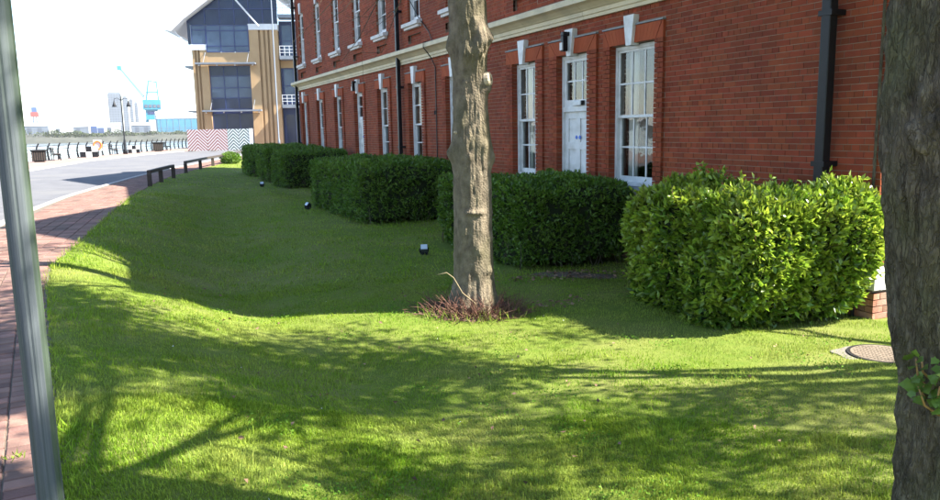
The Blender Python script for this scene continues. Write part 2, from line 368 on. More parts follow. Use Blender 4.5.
# lawn sheet
nx, ny = 150, 320
U = np.linspace(0, 1, nx)**1.25; Yv = np.concatenate([np.linspace(-14, 0, 30), np.linspace(.1, 20, 170), np.linspace(20.3, 60, 120)])
Xa = xb(Yv)[:,None] + .0*U + (42-xb(Yv))[:,None]*U[None,:]
Ya = np.repeat(Yv[:,None], nx, 1); Za = gz(Xa, Ya)
Za = Za + .006*vnoise(Xa*9, Ya*9)
idx = np.arange(len(Yv)*nx).reshape(len(Yv), nx)
F = np.stack([idx[:-1,:-1],idx[:-1,1:],idx[1:,1:],idx[1:,:-1]], -1).reshape(-1,4)
lawn = npmesh('lawn', np.stack([Xa,Ya,Za],-1).reshape(-1,3), F, M['soil_grass'], smooth=True); struct(lawn)
m = MB(); yy = np.linspace(-14, 56, 140)
m.add([p for y in yy for p in ((float(xb(y))+.0, y, g1(xb(y),y)+.004), (float(xb(y))+.0, y, -.4))], [(2*i,2*i+1,2*i+3,2*i+2) for i in range(139)])
struct(m.build('lawn_edge', M['soil']))

# ------------------------------------------------------------------ the red brick building
XF, Y0, Y1, ZE, ZB = 7.6, 5.80, 35.2, 8.3, -.82
B = thing('brick_building', (XF, Y0, -.63), 'long red brick building with cream cornice and white sash windows', 'building')
# bays: centre, half opening, half surround, kind, columns of panes
BAYS = [(10.32,.59,.79,'w',3),(12.11,.51,.80,'d',3),(13.92,.49,.76,'w',3),(17.5,.50,.74,'w',2),(20.2,.50,.74,'w',2),(23.05,.50,.74,'w',2),
        (25.7,.50,.74,'d',2),(28.4,.50,.74,'w',2),(31.2,.50,.74,'w',2),(34.05,.47,.72,'w',2)]
UPB = [10.32,13.92,17.5,20.2,23.05,25.7,28.4,31.2,34.05]
WT, WBOT, ST = 2.9, .63, 3.20
UT, UBOT = 6.66, 4.54
openings = []      # y0,y1,z0,z1 
for c, ho, hs, k, nc in BAYS: openings.append((c-ho, c+ho, -.50 if k == 'd' else WBOT-.14, WT))
for c in UPB: openings.append((c-.46, c+.46, UBOT-.02, UT))
panels = [(c-.5, c+.5, 3.94, 4.20) for c in UPB]
# wall core (mortar) with openings
def grid_wall(holes, y0, y1, z0, z1, X):
    yc = sorted({y0,y1}|{h[0] for h in holes}|{h[1] for h in holes}); zc = sorted({z0,z1}|{h[2] for h in holes}|{h[3] for h in holes})
    m = MB()
    for i in range(len(yc)-1):
        for j in range(len(zc)-1):
            a, b = (yc[i]+yc[i+1])/2, (zc[j]+zc[j+1])/2
            if any(h[0] < a < h[1] and h[2] < b < h[3] for h in holes): continue
            m.add([(X,yc[i],zc[j]),(X,yc[i+1],zc[j]),(X,yc[i+1],zc[j+1]),(X,yc[i],zc[j+1])], [(0,3,2,1)])
    return m
CX = XF+.006
hol = [(a-.006,b+.006,c-.006,d+.006) for a,b,c,d in openings]
m = grid_wall(hol+panels, Y0+.01, Y1, -.9, ZE, CX)
for a,b,c,d in hol:
    for p, q in (((a,c),(a,d)),((b,c),(b,d)),((a,d),(b,d)),((a,c),(b,c))):
        m.add([(CX,*p),(CX,*q),(XF+.34,*q),(XF+.34,*p)], [(0,1,2,3)])
for a,b,c,d in panels:
    m.add([(CX+.09,a,c),(CX+.09,b,c),(CX+.09,b,d),(CX+.09,a,d)], [(0,3,2,1)])
    for p, q in (((a,c),(a,d)),((b,c),(b,d)),((a,d),(b,d)),((a,c),(b,c))): m.add([(CX,*p),(CX,*q),(CX+.09,*q),(CX+.09,*p)], [(0,1,2,3)])
# end, back and far walls
m.add([(CX,Y0+.01,-.9),(17,Y0+.01,-.9),(17,Y0+.01,ZE),(CX,Y0+.01,ZE)], [(0,1,2,3)])
m.add([(17,Y0+.01,-.9),(17,Y1,-.9),(17,Y1,ZE),(17,Y0+.01,ZE)], [(0,1,2,3)])
m.add([(CX,Y1,-.9),(CX,Y1,ZE),(17,Y1,ZE),(17,Y1,-.9)], [(0,1,2,3)])
m.build('wall', M['mortar'], B, fixn=False)
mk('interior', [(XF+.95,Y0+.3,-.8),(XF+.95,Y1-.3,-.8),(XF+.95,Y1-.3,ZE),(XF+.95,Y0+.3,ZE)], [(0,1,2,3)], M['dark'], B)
# bricks
CH = .075
def lay(intervals, k, y_lo):
    out = []; hd = (k % 4 == 0); p = .1125 if hd else .225
    off = {0:.056, 1:0., 2:.1125, 3:0.}[k % 4]
    for a, b in intervals:
        n0 = math.floor((a-y_lo-off)/p)
        y = y_lo+off+n0*p
        while y < b:
            s0, s1 = max(y+.004, a), min(y+p-.004, b)
            if s1-s0 > .035: out.append((s0, s1))
            y += p
    return out
def sub(iv, cuts):
    for c0, c1 in cuts:
        nv = []
        for a, b in iv:
            if c1 <= a or c0 >= b: nv.append((a,b)); continue
            if c0-a > .03: nv.append((a,c0))
            if b-c1 > .03: nv.append((c1,b))
        iv = nv
    return iv
cand = []; faces_deep = MB(); lowb = MB(); endb = MB()
def bk(mb, x0, x1, y0, y1, z0, z1):     # open-backed brick facing -X
    mb.add([(x0,y0,z0),(x0,y1,z0),(x0,y1,z1),(x0,y0,z1),(x1,y0,z0),(x1,y1,z0),(x1,y1,z1),(x1,y0,z1)], [(0,3,2,1),(0,1,5,4),(3,7,6,2),(0,4,7,3),(1,2,6,5)])
nk = int((ZE-ZB)/CH)
for k in range(nk):
    z0 = ZB+k*CH; z1 = z0+.066; zm = z0+.033
    if -.28 < zm < -.03: continue                         # stone plinth band
    low = zm <= -.28
    iv = [(Y0-(.05 if low else 0), Y1)]
    sur = [(c-hs, c+hs) for c,ho,hs,kk,nc in BAYS if zm < ST and not low]
    hol_ = [(a,b) for a,b,c,d in openings if c-.02 < zm < d+.03]
    pan = [(a,b) for a,b,c,d in panels if c < zm < d]
    if 3.45 < zm < 3.85: continue                        # behind the cornice
    main = sub(iv, sur+hol_+pan)
    for a, b in lay(main, k, Y0):
        j = rnd.uniform(-.0025,.0025)
        if low: bk(lowb, XF-.05+j, XF+.05, a, b, z0, z1)
        else: cand.append((a, b, z0, j))
    for a, b in lay(pan, k, Y0): bk(faces_deep, XF+.09+rnd.uniform(-.002,.002), XF+.13, a, b, z0, z1)
    if sur:
        if zm < WT+.012:
            for a, b in sub(sur, hol_):
                fr_ = (.36,.68,.5,.68)[k % 4]; q_ = a+(b-a)*(fr_ if a in [u_[0] for u_ in sur] else 1-fr_)
                for s0, s1 in ((a,q_-.004),(q_+.004,b)): bk(faces_deep, XF-.045+rnd.uniform(-.0015,.0015), XF+.2, s0, s1, z0, z1)
    # end wall bricks (face -Y)
    for a, b in lay([(XF-(.05 if low else -.001), 17)], k+2, XF):
        yy0 = Y0-(.05 if low else 0)+rnd.uniform(-.0025,.0025)
        (lowb if low else endb).add([(a,yy0,z0),(b,yy0,z0),(b,yy0,z1),(a,yy0,z1),(a,yy0+.06,z0),(b,yy0+.06,z0),(b,yy0+.06,z1),(a,yy0+.06,z1)], [(0,1,2,3),(0,4,5,1),(3,2,6,7),(0,3,7,4),(1,5,6,2)])
def hiddenz(a, z):   # rough: below the hedge tops
    return z < .9
cand.sort(key=lambda c: (not (inview(XF,(c[0]+c[1])/2,c[2]) and not hiddenz(c[0],c[2]) and c[1]-c[0] > .15), c[0]**2+XF**2+(c[2]-1.6)**2))
rest = MB(); proto = {}
for n, (a, b, z0, j) in enumerate(cand):
    if n < 300:
        L_ = round(b-a, 3)
        if L_ not in proto:
            t = MB(); bk(t, 0, .055, -L_/2, L_/2, 0, .066); og = rootorg(B)
            o = mk('brick', t.v, t.f, M['brick'], None, fixn=False); o.parent = B; proto[L_] = o
        else:
            o = proto[L_].copy(); COL.objects.link(o); o.parent = B
        o.location = (XF+j-B.location.x, (a+b)/2-B.location.y, z0-B.location.z)
    else: bk(rest, XF+j, XF+.055, a, b, z0, z0+.066)
tag(rest.build('brick_courses', M['brick'], B, fixn=False), kind='stuff')
tag(faces_deep.build('surround_bricks', M['brick'], B, fixn=False), kind='stuff')
tag(lowb.build('plinth_bricks', M['brick_lo'], B, fixn=False), kind='stuff')
tag(endb.build('end_wall_bricks', M['brick'], B, fixn=False), kind='stuff')
# stone plinth band with joints
pb_ = MB(); y = Y0-.055
m = MB(); m.prism([(XF-.062,-.265),(XF+.04,-.265),(XF+.04,-.02),(XF-.012,-.02),(XF-.062,-.055)], 'y', Y0-.06, Y0+.5); m.build('plinth_stone', M['stone'], B, bevel=.006)
y = Y0+.506
while y < Y1:
    e = min(y+1.1, Y1); cut = [c for c in BAYS if c[3] == 'd' and c[0]-c[1] < e and c[0]+c[1] > y]
    if not cut:
        m = MB(); m.prism([(XF-.062,-.265),(XF+.04,-.265),(XF+.04,-.02),(XF-.012,-.02),(XF-.062,-.055)], 'y', y, e-.006); m.build('plinth_stone', M['stone'], B)
    y = e
m = MB(); m.prism([(Y0-.06,-.265),(Y0+.04,-.265),(Y0+.04,-.02),(Y0-.012,-.02),(Y0-.06,-.055)], 'x', XF+.045, 17); m.build('plinth_stone', M['stone'], B)
# flat arches of rubbed brick, keystones, drip moulding
def arch(c, ho, hs, parent):
    ar = []; n = 15
    yt0, yt1 = c-hs, c+hs; yb0, yb1 = c-ho-.02, c+ho+.02
    for i in range(n):
        a0, a1 = i/n+.0012, (i+1)/n-.0012
        p = [(yb0+(yb1-yb0)*a0, WT+.012), (yb0+(yb1-yb0)*a1, WT+.012), (c+(hs-.02)*(2*a1-1)*.97, ST-.03), (c+(hs-.02)*(2*a0-1)*.97, ST-.03)]
        t = MB(); t.prism(p, 'x', XF-.047, XF+.2); ar.append(t)
    big = MB()
    for t in ar: big.add(t.v, t.f)
    big.build('flat_arch', M['rubbed'], parent)
    t = MB(); t.prism([(c-hs+.004,WT+.012),(c-ho-.03,WT+.012),(c-hs+.03,ST-.03),(c-hs+.004,ST-.03)], 'x', XF-.044, XF+.1)
    t.build('arch_springer', M['rubbed'], parent); t = MB(); t.prism([(c+hs-.004,WT+.012),(c+ho+.03,WT+.012),(c+hs-.03,ST-.03),(c+hs-.004,ST-.03)], 'x', XF-.044, XF+.1)
    t.build('arch_springer', M['rubbed'], parent)
    t = MB(); t.box(XF-.06, XF+.1, c-hs-.004, c+hs+.004, ST-.022, ST); t.build('drip_moulding', M['greystone'], parent)
    t = MB(); t.prism([(c-.07,WT-.03),(c+.07,WT-.03),(c+.14,ST+.14),(c-.14,ST+.14)], 'x', XF-.105, XF+.05); t.build('keystone', M['white'], parent, bevel=.006)
paneproto = {}
def panes(y0, y1, z0, z1, nc, nr, X, parent, bw=.028):
    """glazing bars + panes for one sash"""
    m = MB(); pw = (y1-y0-(nc-1)*bw)/nc; ph = (z1-z0-(nr-1)*bw)/nr
    for i in range(1, nc): a = y0+i*pw+(i-1)*bw; m.box(X-.012, X+.012, a, a+bw, z0, z1)
    for j in range(1, nr):
        a = z0+j*ph+(j-1)*bw
        for i in range(nc):
            q = y0+i*(pw+bw); m.box(X-.011, X+.011, q, q+pw, a, a+bw)
    m.build('glazing_bar', M['white'], parent)
    key = (round(pw,3), round(ph,3))
    for i in range(nc):
        for j in range(nr):
            cy, cz = y0+i*(pw+bw)+pw/2, z0+j*(ph+bw)+ph/2
            if key not in paneproto:
                hw, hh = pw/2, ph/2
                o = mk('pane', [(-.002,-hw,-hh),(-.002,hw,-hh),(-.002,hw,hh),(-.002,-hw,hh)], [(0,3,2,1)], M['glass'], None, fixn=False); paneproto[key] = o
            else: o = paneproto[key].copy(); COL.objects.link(o)
            o.parent = parent; og = rootorg(parent); o.location = (X-og.x, cy-og.y, cz-og.z)
            o.rotation_euler = (rnd.uniform(-.004,.004), rnd.uniform(-.006,.006), rnd.uniform(-.006,.006))
def sash_window(c, ho, z0, z1, nc, upper=False):
    X = XF+.13; m = MB(); f = .055
    # box frame
    m.box(X-.05,X+.09,c-ho,c-ho+f,z0,z1); m.box(X-.05,X+.09,c+ho-f,c+ho,z0,z1); m.box(X-.05,X+.09,c-ho+f,c+ho-f,z1-f,z1); m.box(X-.07,X+.09,c-ho+f,c+ho-f,z0,z0+.06)
    win = m.build('window', M['white'], B)
    zm = (z0+z1)/2; r = .042; a, b = c-ho+f, c+ho-f
    t = MB()   # upper sash in front
    t.box(X-.025,X+.012,a,a+r,zm-.02,z1-f); t.box(X-.025,X+.012,b-r,b,zm-.02,z1-f); t.box(X-.025,X+.012,a+r,b-r,z1-f-r,z1-f); t.box(X-.028,X+.012,a+r,b-r,zm-.02,zm+.024)
    t.build('sash', M['white'], win)
    panes(a+r, b-r, zm+.024, z1-f-r, nc, 2, X-.008, win)
    t = MB()
    t.box(X+.016,X+.055,a,a+r,z0+.06,zm+.02); t.box(X+.016,X+.055,b-r,b,z0+.06,zm+.02); t.box(X+.016,X+.055,a+r,b-r,z0+.06,z0+.15); t.box(X+.014,X+.055,a+r,b-r,zm-.024,zm+.02)
    t.build('sash', M['white'], win)
    panes(a+r, b-r, z0+.15, zm-.024, nc, 2, X+.036, win)
    # sill
    t = MB()
    if upper:
        t.prism([(XF-.16,z0-.13),(XF+.1,z0-.13),(XF+.1,z0-.01),(XF-.02,z0-.005),(XF-.16,z0-.035)], 'y', c-ho-.16, c+ho+.16); t.build('sill', M['stone'], win, bevel=.006)
        t = MB(); t.box(XF-.10,XF+.05,c-ho-.10,c+ho+.10,z0-.2,z0-.131); t.build('sill_moulding', M['stone'], win)
        t = MB(); t.prism([(c-.06,z1-.02),(c+.06,z1-.02),(c+.12,z1+.42),(c-.12,z1+.42)], 'x', XF-.06, XF+.05); t.build('keystone', M['white'], win)
    else:
        t.prism([(XF-.10,z0-.13),(XF+.09,z0-.13),(XF+.09,z0-.004),(XF-.10,z0-.045)], 'y', c-ho-.04, c+ho+.04); t.build('sill', M['greystone'], win, bevel=.006)
    # curtains
    for s in (-1, 1):
        t = MB(); n = 14; wd = (.30 if s > 0 else .16)*ho*1.6
        vv = []; 
        for i in range(n+1):
            yy_ = c+s*(ho-.09)-s*wd*i/n; xx_ = X+.17+.025*math.sin(i*2.1)
            vv += [(xx_,yy_,z0+.05),(xx_+.01*math.sin(i),yy_,z1-.05)]
        t.add(vv, [(2*i,2*i+1,2*i+3,2*i+2) for i in range(n)]); t.build('curtain', M['curtain'], win, smooth=True)
    return win
def door(c, ho, nc):
    X = XF+.13; m = MB(); f = .06; z0, z1 = -.48, WT
    m.box(X-.05,X+.09,c-ho,c-ho+f,z0,z1); m.box(X-.05,X+.09,c+ho-f,c+ho,z0,z1); m.box(X-.05,X+.09,c-ho+f,c+ho-f,z1-f,z1); m.box(X-.06,X+.09,c-ho+f,c+ho-f,1.89,1.98)
    d = m.build('door', M['white'], B); a, b = c-ho+f, c+ho-f
    t = MB(); t.box(X-.03,X+.03,a,a+.07,1.98,z1-f); t.box(X-.03,X+.03,b-.07,b,1.98,z1-f); t.box(X-.03,X+.03,a+.07,b-.07,z1-f-.06,z1-f); t.box(X-.03,X+.03,a+.07,b-.07,1.98,2.10)
    t.build('fanlight_frame', M['white'], d)
    panes(a+.07, b-.07, 2.10, z1-f-.06, nc, 2, X, d)
    t = MB(); t.box(X+.01,X+.05,a,b,z0,1.89)
    # stiles, rails proud of the leaf: four panels
    w_ = b-a
    for q in (a, a+w_/2-.055, b-.11): t.box(X-.014,X+.0095,q,q+.11,z0,1.89)
    for zz in (z0, .45, 1.2, 1.76):
        t.box(X-.012,X+.0095,a+.11,a+w_/2-.055,zz,zz+.13); t.box(X-.012,X+.0095,a+w_/2+.055,b-.11,zz,zz+.13)
    t.build('door_leaf', M['white'], d)
    for q in (-.055, .055):
        t = MB(); n = 14; t.prism([(c+q+.035*math.cos(2*math.pi*i/n), 1.42+.035*math.sin(2*math.pi*i/n)) for i in range(n)], 'x', X-.022, X-.0145); t.build('round_notice', M['bluedisc'], d)
    t = MB(); t.box(X-.10,X-.03,c-.19,c+.10,1.99,2.08); t.build('bulkhead_light', M['white'], d, bevel=.015)
    t = MB(); t.box(X-.085,X-.031,c-.23,c-.195,2.0,2.08); t.build('light_end_cap', M['blackmatt'], d)
    t = MB(); t.tube([(X-.02,a+.12,.75),(X-.07,a+.12,.75),(X-.07,a+.2,.75)], .012, 6); t.build('handle', M['black'], d)
    t = MB(); t.box(XF-.35,XF+.1,c-ho-.08,c+ho+.08,-.75,-.50); t.build('doorstep', M['concrete'], d, bevel=.01)
    t = MB(); t.box(XF-.24,XF-.1055,c-.05,c+.05,3.22,3.29); t.prism([(c-.05,2.95),(c+.05,2.95),(c+.045,3.22),(c-.045,3.22)], 'x', XF-.24, XF-.14); t.build('flood_lamp', M['black'], d, bevel=.01)
    t = MB(); t.box(XF-.262,XF-.2405,c-.04,c+.04,2.97,3.10); t.build('lamp_lens', M['white'], d)
    return d
for c, ho, hs, k, nc in BAYS:
    q = sash_window(c, ho, WBOT, WT-.004, nc) if k == 'w' else door(c, ho, nc)
    arch(c, ho, hs, q)
for c in UPB: sash_window(c, .46, UBOT, UT-.004, 2, True)
# cornice in lengths
y = Y0-.25
while y < Y1+.3:
    e = min(y+2.05, Y1+.3)
    prof = [(XF+.02,3.450),(XF-.055,3.450),(XF-.055,3.503),(XF-.075,3.516),(XF-.075,3.582),(XF-.10,3.595),(XF-.12,3.617),(XF-.19,3.670),(XF-.27,3.705),(XF-.27,3.793),(XF-.25,3.815),(XF+.02,3.855)]
    m = MB(); m.prism(prof, 'y', y, e-.007); m.build('cornice', M['cream'], B); y = e
m = MB(); m.prism([(Y0+.02,3.450),(Y0-.075,3.450),(Y0-.075,3.582),(Y0-.25,3.705),(Y0-.25,3.802),(Y0+.02,3.855)], 'x', XF+.021, 17); m.build('cornice', M['cream'], B)
# downpipes
def downpipe(yc, wd, z0=-.6, z1=8.2, x=XF-.12):
    m = MB(); m.box(x-wd/2, x+wd/2, yc-wd/2, yc+wd/2, z0, z1)
    p = m.build('downpipe', M['black'], B, bevel=.012)
    for zz in (0, 1.10, 2.8, 4.9, 7.0):
        m = MB(); m.box(x-wd/2-.012, XF+.01, yc-wd/2-.03, yc+wd/2+.03, zz, zz+.06); m.build('bracket', M['black'], p)
    return p
downpipe(6.46, .125, x=XF-.15); downpipe(21.25, .11, x=XF-.13); downpipe(35.0, .12, x=XF-.14)
m = MB(); m.tube([(XF-.03,5.86,-.6),(XF-.03,5.86,3.4)], .016, 6); m.build('conduit', M['bark2'], B)
m = MB(); m.tube([(XF-.075,5.99,-.65),(XF-.075,5.99,-.02),(XF-.03,5.97,.15)], .02, 6); m.build('earth_cable', M['black'], B)
m = MB(); m.tube([(XF-.02,21.0,5.6),(XF-.03,19.8,4.6),(XF-.04,19.0,4.1),(XF-.05,18.8,3.87),(XF-.3,18.78,3.82),(XF-.3,18.78,3.7),(XF-.09,18.75,3.42),(XF-.02,18.7,3.2),(XF-.02,18.7,.5)], .014, 5); m.build('cable', M['black'], B)
m = MB(); m.box(XF-.03, XF, 18.77, 18.83, 2.0, 2.1); m.build('cable_clip', M['blackmatt'], B)
# eaves, gutter, roof and two gables
m = MB(); m.box(XF-.4, XF-.001, Y0-.3, Y1+.3, ZE, ZE+.16); m.build('eaves', M['cream'], B)
m = MB(); m.box(XF-.46, XF-.401, Y0-.3, Y1+.3, ZE+.02, ZE+.15); m.build('gutter', M['black'], B)
m = MB(); m.add([(XF-.4,Y0-.3,ZE+.161),(XF-.4,Y1+.3,ZE+.161),(17.4,Y1+.3,ZE+.161),(17.4,Y0-.3,ZE+.161),(12.4,Y0+4.6,ZE+3.6),(12.4,Y1-4.6,ZE+3.6)], [(0,1,5,4),(1,2,5),(2,3,4,5),(3,0,4),(0,3,2,1)]); m.build('roof', M['slate'], B)
def gable(ya, yp, yb_, zp):
    m = MB(); m.add([(XF-.25,ya,ZE+.165),(XF-.25,yb_,ZE+.165),(XF-.25,yp,zp),(XF+3.6,ya,ZE+.165),(XF+3.6,yb_,ZE+.165),(XF+3.6,yp,zp)], [(0,2,1),(3,4,5),(0,1,4,3),(0,3,5,2),(1,2,5,4)])
    q = m.build('gable', M['brick'], B); return q
gable(7.3, 10.9, 16.3, 11.4); gable(21.9, 28.9, 34.9, 11.4)

# ------------------------------------------------------------------ foliage helpers
def unit(a): return a/np.maximum(np.linalg.norm(a, axis=1, keepdims=True), 1e-9)
def leafcloud(name, P, D, L, W, mat, parent=None, fold=.25, droop=.0, rg=rng):
    n = len(P); D = unit(D); S = unit(np.cross(D, rg.normal(size=(n,3)))); Nn = np.cross(D, S)
    L = (L*rg.uniform(.6, 1.25, n))[:,None]; W = (W*rg.uniform(.65, 1.2, n))[:,None]
    tip = P + D*L; tip[:,2] -= droop*L[:,0]
    mid = P + D*L*.48
    V = np.stack([P, mid+S*W/2+Nn*W*fold, tip, mid-S*W/2+Nn*W*fold], 1).reshape(-1,3)
    b = np.arange(n)[:,None]*4; F = np.concatenate([b+np.array([[0,1,2]]), b+np.array([[0,2,3]])], 1).reshape(-1,3)
    return npmesh(name, V, F, mat, parent)
def box_points(n, x0, x1, y0, y1, z0, z1, k=9., rg=rng):
    """points on a rounded box without its underside, with outward normals"""
    A = np.array([(y1-y0)*(z1-z0)]*2+[(x1-x0)*(z1-z0)]*2+[(x1-x0)*(y1-y0)]); f = rg.choice(5, n, p=A/A.sum())
    q = rg.uniform(-1, 1, (n,3))
    q[f==0,0] = -1; q[f==1,0] = 1; q[f==2,1] = -1; q[f==3,1] = 1; q[f==4,2] = 1
    nm = np.sign(q)*np.abs(q)**(k-1); q = q/(np.abs(q)**k).sum(1, keepdims=True)**(1/k)
    c = np.array([(x0+x1)/2,(y0+y1)/2,(z0+z1)/2]); h = np.array([(x1-x0)/2,(y1-y0)/2,(z1-z0)/2])
    return c+q*h, unit(nm/h)
def hedge(x0, x1, y0, y1, top, label, n, leaf=(.055,.026), hi=.0, rough=.09, under=0., nlow=1.):
    zb = g1((x0+x1)/2, (y0+y1)/2)-.05
    t = thing('hedge', ((x0+x1)/2, (y0+y1)/2, zb), label, 'hedge', 'clipped hedges along the brick building')
    def warp(P, Nn):
        d = rough*fbm(P[:,0]*1.7, P[:,1]*1.7, P[:,2]*1.7+5, 3) + rough*.45*vnoise(P[:,0]*6, P[:,1]*6, P[:,2]*6)
        P = P + Nn*d[:,None]
        s = np.clip((top-.45-P[:,2])/(top-zb), 0, 1)
        P[:,1] += under*s*s*1.6*np.clip((y1-P[:,1])/(y1-y0), 0, 1)
        return P
    ros = 6 if hi else 4; nr_ = n//ros
    P, Nn = box_points(nr_, x0, x1, y0, y1, zb, top); P = warp(P, Nn)
    P = P - Nn*(rng.exponential(.055, nr_))[:,None]; n = nr_*ros; P = np.repeat(P, ros, 0)+rng.normal(size=(n,3))*leaf[0]*.18; Nn = np.repeat(Nn, ros, 0)
    keep = rng.random(n) < np.clip(.35+1.6*(P[:,2]-zb)/(top-zb), 0, 1); P, Nn = P[keep], Nn[keep]; n = len(P)
    D = Nn*.5 + rng.normal(size=(n,3))*.62 + np.array([0,0,.32])
    if hi:
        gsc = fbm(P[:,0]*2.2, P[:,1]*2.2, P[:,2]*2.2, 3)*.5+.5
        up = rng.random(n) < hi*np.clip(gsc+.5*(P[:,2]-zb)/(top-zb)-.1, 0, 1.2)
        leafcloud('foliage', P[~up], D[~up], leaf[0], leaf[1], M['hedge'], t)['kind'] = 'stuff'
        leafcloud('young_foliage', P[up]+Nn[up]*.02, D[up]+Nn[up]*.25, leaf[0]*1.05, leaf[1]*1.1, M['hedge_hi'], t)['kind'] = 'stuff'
        # sprigs standing proud of the clipped faces
        ns = int(420*hi); Ps, Nv = box_points(ns, x0, x1, y0, y1, zb+.3, top); Ps = warp(Ps, Nv); pp = []; dd = []
        st = MB()
        for a, b in zip(Ps, Nv):
            ln = rng.uniform(.05,.2); ax = b*.6+np.array([0,0,.7])+rng.normal(size=3)*.25; ax /= np.linalg.norm(ax)
            st.tube([a-ax*.05, a+ax*ln], [.003,.002], 3)
            for q in range(int(rng.integers(5,9))):
                pp.append(a+ax*ln*rng.uniform(.15,1)); dd.append(ax*.5+rng.normal(size=3)*.65)
        st.build('sprig', M['twig'], t, fixn=False)['kind'] = 'stuff'
        leafcloud('sprig_leaves', np.array(pp), np.array(dd), leaf[0]*.95, leaf[1]*1.05, M['hedge_hi'], t)['kind'] = 'stuff'
    else:
        leafcloud('foliage', P, D, leaf[0], leaf[1], M['hedge'], t)['kind'] = 'stuff'
    # solid dark core, added to stop the view through the leaves
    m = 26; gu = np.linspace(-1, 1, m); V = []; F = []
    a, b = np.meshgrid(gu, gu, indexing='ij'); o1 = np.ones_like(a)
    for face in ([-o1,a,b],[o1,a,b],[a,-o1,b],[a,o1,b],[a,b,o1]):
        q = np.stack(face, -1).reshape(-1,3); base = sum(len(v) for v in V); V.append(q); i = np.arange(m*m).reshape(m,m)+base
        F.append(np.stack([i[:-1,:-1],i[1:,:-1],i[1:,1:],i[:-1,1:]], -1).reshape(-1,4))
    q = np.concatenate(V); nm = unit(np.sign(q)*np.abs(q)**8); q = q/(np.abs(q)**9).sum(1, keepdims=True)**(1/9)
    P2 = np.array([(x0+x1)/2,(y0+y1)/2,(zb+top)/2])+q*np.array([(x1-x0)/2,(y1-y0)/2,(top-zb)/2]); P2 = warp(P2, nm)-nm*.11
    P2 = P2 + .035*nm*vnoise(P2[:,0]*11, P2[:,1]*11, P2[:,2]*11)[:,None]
    npmesh('inner_core', P2, np.concatenate(F), M['hedge_in'], t, True)
    # bare stems at the foot
    sm = MB()
    for i in range(int(26*nlow)):
        s_ = rnd.random(); px, py = (x0+.1, y0+(y1-y0)*s_) if rnd.random() < .5 else (x0+(x1-x0)*s_, y0+.1+under)
        sm.tube([(px+.12*rnd.uniform(0,1),py+.1,zb),(px+rnd.uniform(-.05,.1),py+rnd.uniform(-.05,.1),zb+.2),(px+rnd.uniform(-.1,.1),py+rnd.uniform(-.1,.1),zb+.45)], [.012,.009,.005], 4)
    sm.build('stem', M['bark2'], t, fixn=False)['kind'] = 'stuff'
    return t
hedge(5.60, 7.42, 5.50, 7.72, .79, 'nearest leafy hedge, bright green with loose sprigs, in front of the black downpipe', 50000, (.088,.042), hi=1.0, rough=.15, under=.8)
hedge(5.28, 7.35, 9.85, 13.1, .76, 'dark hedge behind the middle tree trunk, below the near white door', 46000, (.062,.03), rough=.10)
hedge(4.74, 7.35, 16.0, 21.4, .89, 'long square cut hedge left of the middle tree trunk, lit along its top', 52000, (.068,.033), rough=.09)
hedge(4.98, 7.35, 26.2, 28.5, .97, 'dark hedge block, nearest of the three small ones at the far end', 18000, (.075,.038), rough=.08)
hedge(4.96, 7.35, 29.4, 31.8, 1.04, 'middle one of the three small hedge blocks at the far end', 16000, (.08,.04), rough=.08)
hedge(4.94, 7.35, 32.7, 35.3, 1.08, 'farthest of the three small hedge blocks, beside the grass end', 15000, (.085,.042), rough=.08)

# ------------------------------------------------------------------ trees
def trunk_mesh(axis, rfun, z0, z1, knots, n=84, m=260, amp=.035, fr=7., rough=.012, seed=0., zf=.42):
    th = np.linspace(0, 2*np.pi, n, endpoint=False); zz = np.linspace(z0, z1, m); T, Zz = np.meshgrid(th, zz)
    R = np.array([rfun(z) for z in zz])[:,None]*np.ones_like(T)
    cx, cy = np.cos(T), np.sin(T)
    R = R*(1+amp*fbm(cx*1.2+seed, cy*1.2, Zz*1.1, 3)) + rough*fbm(cx*fr+seed, cy*fr, Zz*fr*zf, 5)
    for (t0, kz, a, sg, sz) in knots:
        dt = np.angle(np.exp(1j*(T-t0))); R = R + a*np.exp(-(dt/sg)**2-((Zz-kz)/sz)**2)*(1+.35*vnoise(cx*14+kz, cy*14, Zz*14))
    ax = np.array([axis(z) for z in zz])
    V = np.stack([ax[:,0][:,None]+R*cx, ax[:,1][:,None]+R*cy, Zz], -1).reshape(-1,3)
    i = np.arange(n*m).reshape(m,n); j = np.roll(i, -1, 1)
    return V, np.stack([i[:-1],j[:-1],j[1:],i[1:]], -1).reshape(-1,4)
def grow(mb, p, d, ln, r, depth, ends, rg, spread=.55, minr=.006, up=.12):
    pts = [p]; rs = [r]; q = Vector(p); dd = Vector(d).normalized(); k = 4
    for i in range(k):
        dd = (dd+Vector((rg.uniform(-1,1),rg.uniform(-1,1),rg.uniform(-.6,1)*.6+up))*.17).normalized(); q = q+dd*ln/k; pts.append(q.copy()); rs.append(r*(1-.45*(i+1)/k))
    mb.tube(pts, rs, 7 if r > .05 else (5 if r > .015 else 3), cap=False)
    if depth <= 1:
        for s in pts[1:]: ends.append((s, dd.copy()))
    if depth == 0 or r*.55 < minr: return
    nb = rg.choice([2,3,3]) if depth > 1 else rg.choice([3,4])
    for i in range(nb):
        b = pts[-1] if i < 2 else pts[rg.choice([2,3])]
        sd = Vector((rg.gauss(0,1),rg.gauss(0,1),rg.gauss(0,.6))); sd = (sd-dd*sd.dot(dd)).normalized()
        grow(mb, b, dd+sd*spread*rg.uniform(.7,1.4), ln*rg.uniform(.62,.86), rs[-1]*rg.uniform(.7,.95), depth-1, ends, rg, spread, minr, up)
